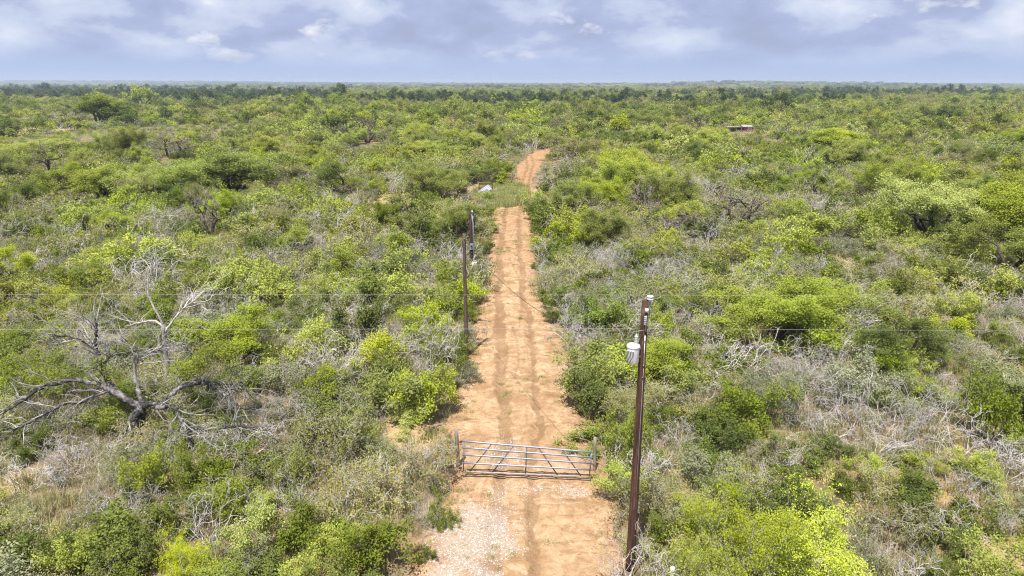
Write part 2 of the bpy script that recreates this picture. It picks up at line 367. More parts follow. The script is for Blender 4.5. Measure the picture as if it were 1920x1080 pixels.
def clear_amt(x, y, grow=1.0):
    m = np.zeros(np.shape(x))
    for cx, cy, a, b in CLEAR:
        f = 2.2 / max(a, 1.0); w = 1.5 * (fbm(x * f, y * f * min(a / b, 1.5), 3) - 0.5) + 0.4 * (vnoise(x * 0.9, y * 0.9, 4) - 0.5)
        m = np.maximum(m, ((x - cx) / (a * grow)) ** 2 + ((y - cy) / (b * grow)) ** 2 + w < 1)
    return m
def build_ground():
    def axis(lo, hi, n, s): u = np.linspace(math.asinh(lo / s), math.asinh(hi / s), n); return np.sinh(u) * s
    ys = axis(-300, 16000, 420, 14.0); xs = axis(-15000, 15000, 460, 14.0)
    X, Y = np.meshgrid(xs, ys)
    Z = terrain(X, Y) + np.where(np.hypot(X, Y) < 200, (fbm(X * 0.5, Y * 0.5, 11) - 0.5) * 0.16, 0)
    rd = road_dist(X, Y); Z = np.where((rd < 1.3) & (Y > 0), np.minimum(Z, 0) - 0.10 * (1 - smooth(0.3, 1.3, rd)), Z)
    n = len(xs); i = np.arange(len(ys) - 1)[:, None] * n; j = np.arange(n - 1)[None, :]
    F = np.stack([i + j, i + j + 1, i + n + j + 1, i + n + j], -1).reshape(-1, 4)
    V = np.stack([X, Y, Z], -1).reshape(-1, 3)
    me = mesh_from('ground', V, F, [M['ground']], None, True, clear_amt(X, Y, 1.1).ravel() * 0.85)
    tag(link('ground', me), None, None, None, 'structure')
build_ground()

GRAV = [ell(905, 1015, 210, 150), ell(1035, 925, 150, 40), ell(935, 850, 90, 80), ell(930, 930, 60, 60), ell(880, 1090, 160, 90)]
def gravel_amt(x, y):
    g = np.zeros(np.shape(x))
    for k, (cx, cy, a, b) in enumerate(GRAV):
        d = np.sqrt(((x - cx) / a) ** 2 + ((y - cy) / b) ** 2)
        g = np.maximum(g, (1 - smooth(0.45, 1.25, d + 1.1 * (fbm(x * 1.3, y * 1.1, 21) - 0.5))) * (1.0, 0.72, 0.5, 0.6, 1.0)[k])
    return g * smooth(0.22, 0.60, fbm(x * 1.1 + 3, y * 0.8, 25) + 0.25 * vnoise(x * 5, y * 5, 27) - 0.05)
# wheel tracks, as photo pixels along their length
TRK = [[(1000, 925), (930, 932), (860, 945), (800, 946), (720, 940), (650, 940), (600, 938), (560, 936), (520, 937), (480, 936), (440, 942), (400, 948), (385, 950), (350, 978), (310, 990)],
       [(980, 1000), (930, 1004), (860, 995), (800, 1010), (720, 1002), (650, 996), (600, 992), (560, 980), (520, 980), (480, 976), (440, 975), (400, 975), (385, 976), (350, 990), (310, 1001)]]
TRK = [(np.array([G(x, y).y for y, x in t]), np.array([G(x, y).x for y, x in t])) for t in TRK]
def road_z(x, y):
    l, r = road_edges(y)
    u = np.clip((x - l) / np.maximum(r - l, 0.1), 0, 1)
    z = 0.055 - 0.05 * (np.abs(u - 0.5) * 2) ** 4 + (fbm(x * 1.2, y * 0.7, 31) - 0.5) * 0.07 + (fbm(x * 4, y * 4, 37) - 0.5) * 0.035
    for ty, tx in TRK:
        d = x - np.interp(y, ty, tx); z = z - 0.07 * np.exp(-(d / 0.2) ** 4) + 0.02 * np.exp(-((np.abs(d) - 0.42) / 0.14) ** 2)
    return z
def build_road():
    ys = np.concatenate([np.arange(2, 14, 0.5), np.arange(14, 45, 0.16), np.arange(45, 90, 0.4), np.arange(90, RY[-1], 1.0)])
    u = np.linspace(0, 1, 56); Yg = np.repeat(ys[:, None], 56, 1)
    l, r = road_edges(ys)
    l = l - 0.25 + (fbm(ys * 0.9, ys * 0, 41) - 0.5) * 0.9; r = r + 0.25 + (fbm(ys * 0.9, ys * 0 + 5, 43) - 0.5) * 0.9
    Xg = l[:, None] + (r - l)[:, None] * u[None, :]
    Z = road_z(Xg, Yg) + 0.01
    e = np.minimum(u, 1 - u)[None, :]; Z = Z - 0.12 * (1 - smooth(0, 0.05, e))
    rut = np.zeros_like(Xg)
    for k, (ty, tx) in enumerate(TRK):
        d = Xg - np.interp(Yg, ty, tx) + (vnoise(Yg * 0.35, Yg * 0, 51 + k) - 0.5) * 0.25 + (fbm(Xg * 2.5, Yg * 2.0, 57 + k) - 0.5) * 0.5
        w = np.interp(Yg, [14, 24, 32, 50, 90], [0.22, 0.26, 0.36, 0.27, 0.24] if k == 0 else [0.2, 0.2, 0.2, 0.26, 0.24])
        rut = np.maximum(rut, np.exp(-(d / w) ** 4) * (0.95 if k == 0 else 0.8))
    for k, (o0, o1, a0) in enumerate([(-0.55, 0.9, 0.55), (0.25, -0.5, 0.5), (0.7, 1.5, 0.55), (-1.1, -0.3, 0.45), (1.3, 0.4, 0.45)]):   # older passes that weave between the verges
        ty, tx = TRK[k % 2]; c0 = np.interp(Yg, ty, tx) + o0 + (o1 - o0) * (0.5 + 0.5 * np.sin(Yg * 0.23 + k * 1.9)) + (fbm(Xg * 3, Yg * 3, 63 + k) - 0.5) * 0.18
        rut = np.maximum(rut, a0 * np.exp(-((Xg - c0) / 0.10) ** 4) * smooth(0.35, 0.55, fbm(Yg * 0.2, Yg * 0 + k * 3, 67)))
    n = 56; i = np.arange(len(ys) - 1)[:, None] * n; j = np.arange(n - 1)[None, :]
    F = np.stack([i + j, i + j + 1, i + n + j + 1, i + n + j], -1).reshape(-1, 4)
    me = mesh_from('dirt_road', np.stack([Xg, Yg, Z], -1).reshape(-1, 3), F, [M['road']], None, True, rut.ravel())
    ev = 1 - smooth(0.02, 0.20, np.repeat(e, len(ys), 0) + 0.14 * (fbm(Xg * 1.5, Yg * 1.0, 93) - 0.5)); at = me.attributes.new('ev', 'FLOAT', 'POINT'); at.data.foreach_set('value', ev.ravel().astype(np.float32))
    at = me.attributes.new('gv', 'FLOAT', 'POINT'); at.data.foreach_set('value', gravel_amt(Xg, Yg).ravel().astype(np.float32))
    tag(link('dirt_road', me), None, None, None, 'structure')
build_road()

# ------------------------------------------------------------------ growing plants
def unit(v): return v / (np.linalg.norm(v) + 1e-9)
def grow(rng, pos, d, length, r, depth, P, lines, tips):
    n = max(2, int(P['nseg'][depth])); pts = [pos]; rad = [r]; w = P['wig'][depth]; up = P['up'][depth]
    for i in range(n):
        d = unit(d + rng.normal(0, w, 3) + np.array((0, 0, up)))
        if pos[2] < 0.12 and d[2] < 0: d = unit(d * np.array((1, 1, -0.3)))
        pos = pos + d * length / n; r2 = max(r * (1 - (i + 1) / n * P['tap'][depth]), 0.0015)
        pts.append(pos); rad.append(r2)
    lines.append((depth, pts, rad))
    if depth >= P['leaf_from']:
        for q in pts[1:]: tips.append(q)
    if depth + 1 < len(P['nseg']):
        k = P['kids'][depth]; k = int(k + rng.random() * 0.99 + (rng.random() - 0.5))
        for c in range(max(k, 1)):
            t = 1.0 if c == 0 else rng.uniform(P['t0'][depth], 1.0)
            f = t * n; i0 = min(int(f), n - 1); q = pts[i0] + (pts[i0 + 1] - pts[i0]) * (f - i0); rr = rad[i0] + (rad[i0 + 1] - rad[i0]) * (f - i0)
            a = rng.normal(0, 1, 3); a = unit(a - d * a.dot(d)); th = rng.uniform(*P['ang'])
            nd = unit(d * math.cos(th) + a * math.sin(th))
            grow(rng, q, nd, length * rng.uniform(*P['len']), rr * rng.uniform(0.55, 0.85), depth + 1, P, lines, tips)
def wood_arrays(lines, sides=(6, 4, 3, 3, 3, 3)):
    mb = MB()
    for depth, pts, rad in lines: mb.sweep(pts, rad, sides[depth], cap=False)
    return np.vstack(mb.v), np.vstack(mb.f)
def leaf_arrays(rng, tips, n, sig, la, lb, flat=0.5, clump=1.0, zmin=0.05):
    tips = np.asarray(tips); w = rng.lognormal(0, clump, len(tips)); w /= w.sum()
    k = rng.choice(len(tips), n, p=w); c = tips[k] + rng.normal(0, 1, (n, 3)) * np.array((sig, sig, sig * 0.7))
    c[:, 2] = np.maximum(c[:, 2], zmin + rng.random(n) * 0.1)
    nn = rng.normal(0, 1, (n, 3)); nn[:, 2] = np.abs(nn[:, 2]) + flat; nn /= np.linalg.norm(nn, axis=1)[:, None]
    u = np.cross(nn, rng.normal(0, 1, (n, 3))); u /= np.linalg.norm(u, axis=1)[:, None] + 1e-9; v = np.cross(nn, u)
    s = rng.uniform(0.6, 1.3, n)[:, None]; u = u * s * la; v = v * s * lb
    V = np.stack([c + u, c + v, c - u, c - v], 1).reshape(-1, 3)
    F = np.arange(n * 4).reshape(-1, 4)
    tv = rng.random(len(tips)); lv = np.clip(tv[k] * 0.6 + rng.random(n) * 0.4, 0, 1)
    return V, F, np.repeat(lv, 4)

SP = {}                                       # species: growth parameters
SP['lime'] = dict(nseg=(4, 3, 3, 3), wig=(0.22, 0.3, 0.35, 0.4), up=(0.06, 0.0, -0.03, -0.08), tap=(0.5, 0.6, 0.7, 0.9), kids=(3, 3, 3), t0=(0.4, 0.3, 0.2),
    ang=(0.35, 0.95), len=(0.5, 0.75), leaf_from=2, stems=6, height=0.95, r=0.022, lean=0.75, n=5200, sig=0.115, la=0.052, lb=0.019, clump=0.9, leaf='lime', wood='twig_brown')
SP['bright'] = dict(SP['lime'], stems=14, height=1.9, lean=1.0, n=24000, sig=0.11, la=0.042, lb=0.017, clump=1.15, leaf='bright', wood='twig', r=0.035, nseg=(5, 4, 4, 3), kids=(4, 4, 3))
SP['green'] = dict(SP['lime'], stems=7, height=0.75, lean=0.7, n=6400, sig=0.095, la=0.036, lb=0.022, clump=0.9, leaf='green', wood='twig_brown', kids=(3, 3, 2))
SP['sage'] = dict(SP['lime'], stems=8, height=0.72, lean=0.75, n=5200, sig=0.09, la=0.032, lb=0.018, clump=0.9, leaf='sage', wood='twig', kids=(3, 3, 2))
SP['olive'] = dict(SP['lime'], stems=8, height=0.8, lean=0.7, n=2300, sig=0.11, la=0.036, lb=0.018, clump=1.0, leaf='olive', wood='twig', kids=(3, 4, 2))
SP['dead'] = dict(SP['lime'], nseg=(5, 4, 3, 3), stems=10, height=0.85, lean=0.8, wig=(0.2, 0.28, 0.35, 0.4), up=(0.03, -0.03, -0.05, -0.05), n=150, sig=0.15, la=0.03, lb=0.015, clump=1.2, leaf='olive', wood='twig', kids=(3, 3, 2), r=0.02)
SP['mesquite'] = dict(nseg=(4, 5, 4, 4, 3), wig=(0.22, 0.26, 0.32, 0.38, 0.4), up=(0.12, 0.05, 0.02, -0.02, -0.08), tap=(0.35, 0.5, 0.6, 0.7, 0.9), kids=(3, 4, 3, 3), t0=(0.6, 0.35, 0.3, 0.2),
    ang=(0.35, 0.95), len=(0.5, 0.72), leaf_from=3, stems=4, height=2.1, r=0.12, lean=0.8, n=22000, sig=0.18, la=0.058, lb=0.021, clump=0.9, leaf='lime', wood='bark_dark', zcut=0.42)
SP['mesquite_green'] = dict(SP['mesquite'], leaf='green', n=22000, la=0.052, lb=0.024, sig=0.17)
SP['mesquite_olive'] = dict(SP['mesquite'], leaf='olive', n=8500, clump=1.2, wood='bark_grey')
SP['bare'] = dict(SP['mesquite'], leaf='olive', n=500, clump=1.4, wig=(0.28, 0.32, 0.36, 0.4, 0.45), wood='bark_dark', kids=(3, 4, 4, 3), r=0.17, stems=3)
SP['mesquite_big'] = dict(SP['mesquite'], height=3.3, r=0.19, n=62000, sig=0.24, la=0.065, lb=0.026, zcut=0.25, stems=5, clump=0.8)
SP['lone'] = dict(SP['mesquite'], height=3.0, r=0.22, n=38000, sig=0.24, la=0.085, lb=0.045, zcut=0.34, stems=4, clump=0.6, leaf='green', lean=0.7)
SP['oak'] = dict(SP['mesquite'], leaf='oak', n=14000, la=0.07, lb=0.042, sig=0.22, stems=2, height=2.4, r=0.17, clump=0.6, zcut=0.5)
TREES = ('lone', 'mesquite', 'mesquite_big', 'mesquite_green', 'mesquite_olive', 'bare', 'oak')

PROTO = {}
def make_proto(sp, v, lod=0):
    P = SP[sp]; rng = np.random.default_rng(sum(map(ord, sp)) * 31 + v * 7 + 1)
    lines, tips = [], []
    tree = sp in TREES
    for k in range(P['stems']):
        az = (k + rng.uniform(-0.35, 0.35)) * 2 * math.pi / P['stems']; ln = P['lean'] * rng.uniform(0.45, 1.25)
        d = unit(np.array((math.cos(az) * ln, math.sin(az) * ln, 1.0)))
        b = np.array((math.cos(az), math.sin(az), 0)) * (0.1 if tree else rng.uniform(0.05, 0.35)) + np.array((0, 0, -0.08))
        grow(rng, b, d, P['height'] * rng.uniform(0.7, 1.2), P['r'] * rng.uniform(0.7, 1.1), 0, P, lines, tips)
    tp = np.array(tips); rad = np.percentile(np.hypot(tp[:, 0], tp[:, 1]), 88) + P['sig']; hh = tp[:, 2].max()
    n, la, lb = P['n'], P['la'], P['lb']
    zc = P.get('zcut', 0) * hh; tips = [q for q in tips if q[2] > zc] or tips
    tp = np.array(tips); rad = np.percentile(np.hypot(tp[:, 0], tp[:, 1]), 88) + P['sig']
    if lod:
        keep = {1: 3 if not tree else 4, 2: 2 if not tree else 3}[lod]
        lines = [l for l in lines if l[0] < keep]
        f = {1: 0.6, 2: 0.2}[lod]; n = int(n * f); g = {1: 1.2, 2: 1.95}[lod]; la *= g; lb *= g * 1.15
        lines = [(d, p, [max(q, 0.006 * lod) for q in r]) for d, p, r in lines]
    mr = dict(dead=0.0055, olive=0.0055, bare=0.014, mesquite_olive=0.008).get(sp)
    if mr: lines = [(d, p, [max(q, mr) for q in r]) for d, p, r in lines]
    if tree:
        nb = 2 if sp == 'bare' else 1; big = [l for l in lines if l[0] <= nb]; fine = [l for l in lines if l[0] > nb]
    else: big, fine = lines, []
    LV, LF, lv = leaf_arrays(rng, tips, n, P['sig'], la, lb, clump=P['clump'])
    res = dict(rad=rad, h=hh, v=v, sp=sp)
    wv, wf = wood_arrays(big, (8, 6, 4, 3, 3) if tree else (4, 3, 3, 3))
    fine_wood = 'twig_brown' if sp in ('bare', 'mesquite_olive') else P['wood']
    if fine:
        fv, ff = wood_arrays(fine, (6, 4, 3, 3, 3))
    if lod == 0:
        res['stem'] = mesh_from(sp + '_wood', wv, wf, [M[P['wood']]], None, True)
        if fine:
            V = np.vstack([LV, fv]); F = np.vstack([LF, ff + len(LV)]); mi = np.r_[np.zeros(len(LF)), np.ones(len(ff))]
            res['crown'] = mesh_from(sp + '_crown', V, F, [M[P['leaf']], M[fine_wood]], mi, False, np.r_[lv, np.zeros(len(fv))])
        else:
            mats = [M[P['leaf']]]; mi = None
            if sp == 'olive' and v % 2 == 0: mats.append(M['pod']); mi = (rng.random(len(LF)) < 0.13).astype(int)
            res['crown'] = mesh_from(sp + '_foliage', LV, LF, mats, mi, False, lv)
    else:
        V = np.vstack([LV, wv] + ([fv] if fine else [])); F = np.vstack([LF, wf + len(LV)] + ([ff + len(LV) + len(wv)] if fine else []))
        mi = np.r_[np.zeros(len(LF)), np.ones(len(wf)), np.full(len(ff) if fine else 0, 2)]
        lv2 = np.r_[lv, np.zeros(len(V) - len(LV))]
        res['mesh'] = mesh_from(sp + '_plant', V, F, [M[P['leaf']], M[P['wood']], M[fine_wood]], mi, False, lv2)
    return res
def proto(sp, v, lod=0):
    k = (sp, v, lod)
    if k not in PROTO: PROTO[k] = make_proto(sp, v, lod)
    return PROTO[k]
NV = dict(mesquite_big=2, lime=4, bright=2, green=4, sage=3, olive=4, dead=5, mesquite=4, mesquite_green=3, mesquite_olive=2, bare=3, oak=2)

# individuals ---------------------------------------------------------------
KIND = {  # species: (object name, words, category, parts)
 'lime': ('mesquite_shrub', 'feathery lime-green shrub', 'shrub', ('stem', 'foliage')),
 'bright': ('mesquite_shrub', 'vivid yellow-green shrub', 'shrub', ('stem', 'foliage')),
 'green': ('evergreen_shrub', 'dense dark green shrub', 'shrub', ('stem', 'foliage')),
 'sage': ('sage_shrub', 'grey-green shrub', 'shrub', ('stem', 'foliage')),
 'olive': ('twiggy_shrub', 'twiggy olive shrub', 'shrub', ('stem', 'foliage')),
 'dead': ('dead_brush', 'leafless pale grey brush', 'dead brush', ('branch_tangle', 'foliage')),
 'mesquite': ('mesquite_tree', 'lime-green dark-limbed tree', 'tree', ('trunk', 'crown')),
 'lone': ('spreading_tree', 'dark spreading tree', 'tree', ('trunk', 'crown')),
 'mesquite_big': ('mesquite_tree', 'broad lime-green tree', 'tree', ('trunk', 'crown')),
 'mesquite_green': ('mesquite_tree', 'mid-green dark-limbed tree', 'tree', ('trunk', 'crown')),
 'mesquite_olive': ('mesquite_tree', 'thin olive grey-limbed tree', 'tree', ('trunk', 'crown')),
 'bare': ('bare_tree', 'nearly leafless dark-limbed tree', 'tree', ('trunk', 'crown')),
 'oak': ('cloud_shade_tree', 'dark round-crowned tree', 'tree', ('trunk', 'crown')),
}
COUNT = {'shrub': 0, 'dead brush': 0, 'tree': 0}
OCC = []                                      # (x, y, r) ground taken by hand-placed things
IND = []
def plant(sp, v, x, y, scale, rz, label=None):
    sx, sz = scale; IND.append((sp, v, x, y, sx, sz, rz, label)); COUNT[KIND[sp][2]] += 1
NEIGH = {'lime': 'a lime-green shrub', 'bright': 'a yellow-green shrub', 'green': 'a dark green shrub', 'sage': 'a grey-green shrub', 'olive': 'an olive shrub', 'dead': 'grey dead brush',
         'mesquite': 'a lime-green tree', 'lone': 'a spreading tree', 'mesquite_big': 'a broad lime tree', 'mesquite_green': 'a mid-green tree', 'mesquite_olive': 'an olive tree', 'bare': 'a leafless tree', 'oak': 'a dark tree'}
def plant_all():
    XY = np.array([(q[2], q[3]) for q in IND])
    for k, (sp, v, x, y, sx, sz, rz, label) in enumerate(IND):
        nm, words, cat, parts = KIND[sp]; p = proto(sp, v); place = where(x, y)
        d = np.hypot(XY[:, 0] - x, XY[:, 1] - y); d[k] = 1e9; nb = NEIGH[IND[int(d.argmin())][0]]
        hgt = sz * p['h']; lo, hi = {'shrub': (1.15, 1.75), 'dead brush': (1.2, 1.8), 'tree': (3.6, 5.0)}[cat]
        size = 'low ' if hgt < lo else 'tall ' if hgt > hi else ''
        lab = label or f'{size}{words} {place}, next to {nb}'
        t = thing(nm, lab, cat, (x, y, float(terrain(x, y))), rz, (sx, sx, sz), f'{words} {place}')
        link(parts[0], p['stem'], t); link(parts[1], p['crown'], t)
GATE_C = G(988, 888); POLE_C = G(1181, 1062); DEAD_C = G(258, 812)
LAND = [(G(875, 668), 3.0, 'by the plain brown pole'), (G(884, 497), 4.0, 'by the meter pole'), (G(318, 735), 3.0, 'by the pale snag'), (G(1868, 1035), 3.5, 'by the bare sand opening'),
        (G(765, 815), 3.0, 'by the sandy patch'), (G(906, 362), 8.0, 'by the scrap heap'), (G(395, 442), 6.0, 'by the lone leafless tree'), (G(1385, 428), 6.0, 'by the black-limbed bare tree'),
        (G(1450, 640), 4.0, 'by the wide pale-green mesquite'), (G(1640, 790), 4.0, 'in the large dead thicket'), (G(750, 374), 8.0, 'by the bare red clearing')]
def where(x, y):
    if math.hypot(x - GATE_C.x, y - GATE_C.y) < 5.2: return 'beside the metal gate'
    if math.hypot(x - POLE_C.x, y - POLE_C.y) < 4.2: return 'around the transformer pole'
    if math.hypot(x - DEAD_C.x, y - DEAD_C.y) < 5.0: return 'under the big dead tree'
    for c, r, t in LAND:
        if math.hypot(x - c.x, y - c.y) < r: return t
    if float(road_dist(x, y)) < 2.4: return 'at the dirt road edge'
    if abs(y - POLE_C.y) < 2.0: return 'below the overhead wires'
    if y > 60: return 'in the far brush'
    return 'in the open thicket'
def hero(sp, v, px, py, wpx, label=None, hz=1.0, rz=None, top=None):
    """base pixel, crown width in photo pixels; top = photo row of the crown's top"""
    g = G(px, py); depth = g.y * ct + H * st; p = proto(sp, v); s = wpx / 1280 * depth / 2 / p['rad']
    sz = s * hz
    if top is not None: sz = max(0.3, (atY(px, top, g.y).z) / p['h'])
    plant(sp, v, g.x, g.y, (s, sz), rnd.uniform(0, 6.28) if rz is None else rz, label); OCC.append((g.x, g.y, s * p['rad'] * 0.72))
    if sp in ('bare', 'lone'):
        for k in (0.6, 1.2): d = s * p['rad'] * k; OCC.append((g.x * (1 - d / g.y), g.y - d, s * p['rad'] * 0.55))

HERO = [
 ('bright', 0, 1395, 1090, 250, None, 870), ('bright', 1, 1530, 1100, 230, None, 930), ('bright', 0, 1300, 1120, 160, None, 990),
 ('lime', 1, 818, 778, 140, 'small leaning lime mesquite with a bare trunk foot beside the track', 688),
 ('lime', 0, 662, 850, 90, None, 762), ('lime', 2, 762, 800, 80, None, 765), ('green', 0, 730, 720, 105, None, 655), ('green', 1, 845, 690, 90, None, 628),
 ('green', 2, 1110, 775, 120, None, 688), ('lime', 3, 1105, 740, 130, None, 640), ('lime', 1, 1190, 860, 120, None, 760), ('lime', 0, 1165, 925, 110, None, 850),
 ('sage', 0, 1290, 975, 150, None, 900), ('sage', 1, 1330, 905, 120, None, 830), ('green', 3, 1400, 800, 150, None, 705),
 ('olive', 0, 790, 905, 150, None, 825), ('olive', 2, 720, 935, 150, None, 850), ('olive', 1, 640, 985, 150, None, 880), ('green', 0, 560, 1030, 130, None, 940), ('bright', 1, 355, 1075, 95, None, 985),
 ('green', 1, 830, 985, 60, None, 920), ('green', 3, 800, 1050, 40, 'tiny round green bush on the bare sand of the road verge', 1022), ('dead', 0, 800, 980, 80, None, 928), ('green', 2, 700, 1060, 150, None, 960),
 ('green', 3, 60, 1075, 150, None, 985), ('lime', 0, 150, 1065, 120, None, 975), ('lime', 3, 480, 1040, 100, None, 950), ('green', 2, 250, 1085, 110, None, 1000), ('lime', 1, 560, 905, 100, None, 835), ('lime', 0, 40, 755, 120, None, 690), ('lime', 1, 120, 745, 100, None, 680), ('lime', 3, 215, 800, 80, None, 745), ('green', 0, 330, 835, 90, None, 780), ('green', 1, 410, 800, 100, None, 740), ('lime', 2, 430, 975, 110, None, 880), ('lime', 3, 275, 935, 90, None, 845), ('lime', 1, 350, 915, 95, None, 835),
 ('dead', 0, 225, 875, 110, None, 815), ('dead', 2, 305, 862, 110, None, 812), ('dead', 4, 400, 870, 120, None, 815), ('dead', 1, 215, 950, 150, None, 855), ('dead', 2, 470, 850, 150, None, 785), ('dead', 3, 120, 900, 120, None, 845),
 ('dead', 0, 1510, 790, 150, None, 700), ('dead', 1, 1590, 800, 160, None, 700), ('dead', 2, 1670, 810, 160, None, 705), ('dead', 3, 1750, 810, 150, None, 710), ('dead', 4, 1800, 850, 150, None, 760), ('dead', 1, 1640, 860, 150, None, 780), ('dead', 4, 1560, 740, 120, None, 680),
 ('green', 2, 1850, 830, 110, None, 690), ('olive', 3, 1690, 1000, 160, None, 920), ('green', 1, 1760, 1035, 90, None, 970), ('olive', 2, 1650, 930, 120, None, 860), ('dead', 3, 1880, 1005, 70, None, 945),
 ('lime', 0, 1720, 890, 90, None, 850), ('lime', 2, 930 - 70, 472, 60, None, 440),
 ('mesquite_big', 0, 1450, 640, 250, 'wide pale-green mesquite tree behind the transformer pole', 505), ('mesquite', 2, 868, 455, 112, 'lime-green mesquite tree crowding the meter pole', 372),
 ('mesquite', 1, 1235, 720, 130, None, 620), ('mesquite', 3, 430, 690, 190, 'lime mesquite tree behind the big dead tree', 580),
 ('mesquite_big', 0, 1745, 448, 215, None, 318), ('mesquite_big', 1, 1875, 455, 200, None, 325), ('mesquite_green', 0, 1900, 515, 170, None, 415), ('mesquite_green', 1, 1800, 470, 120, None, 400),
 ('mesquite_big', 1, 195, 378, 150, None, 312), ('mesquite_big', 0, 300, 378, 175, None, 292), ('mesquite_big', 1, 440, 362, 185, None, 276), ('mesquite_olive', 0, 520, 345, 110, None, 295), ('mesquite_green', 2, 640, 370, 110, None, 300),
 ('bare', 0, 395, 442, 110, 'leafless dark-trunked tree standing alone above low brush', 352), ('bare', 1, 1385, 428, 130, 'bare spreading tree with black limbs in the grey brush', 338), ('bare', 2, 1210, 392, 90, None, 320),
 ('bare', 1, 325, 298, 100, None, 245), ('bare', 0, 100, 350, 140, None, 265), ('bare', 2, 690, 268, 80, None, 215), ('bare', 0, 520, 282, 90, None, 245), ('mesquite_olive', 1, 1075, 302, 110, 'olive mesquite tree where the track bends out of sight', 250), ('bare', 2, 1300, 245, 60, None, 205),
 ('mesquite_green', 1, 870, 348, 120, 'mid-green mesquite tree overhanging the scrap heap', 312), ('bare', 0, 1085, 300, 70, None, 262), ('mesquite_big', 0, 1205, 250, 110, None, 198), ('mesquite_big', 1, 640, 250, 90, None, 205), ('mesquite_big', 0, 60, 300, 120, None, 255), ('mesquite_big', 1, 1560, 285, 120, None, 240), ('mesquite_big', 0, 820, 300, 100, None, 258),
 ('lone', 0, 187, 234, 90, 'lone dark spreading tree rising above the tan opening', 180),
 ('dead', 4, 1340, 425, 110, None, 385), ('dead', 0, 1255, 445, 90, None, 400), ('dead', 2, 700, 625, 130, None, 560), ('dead', 3, 640, 590, 120, None, 535), ('dead', 1, 1100, 500, 110, None, 450),
]
HERO_T = HERO

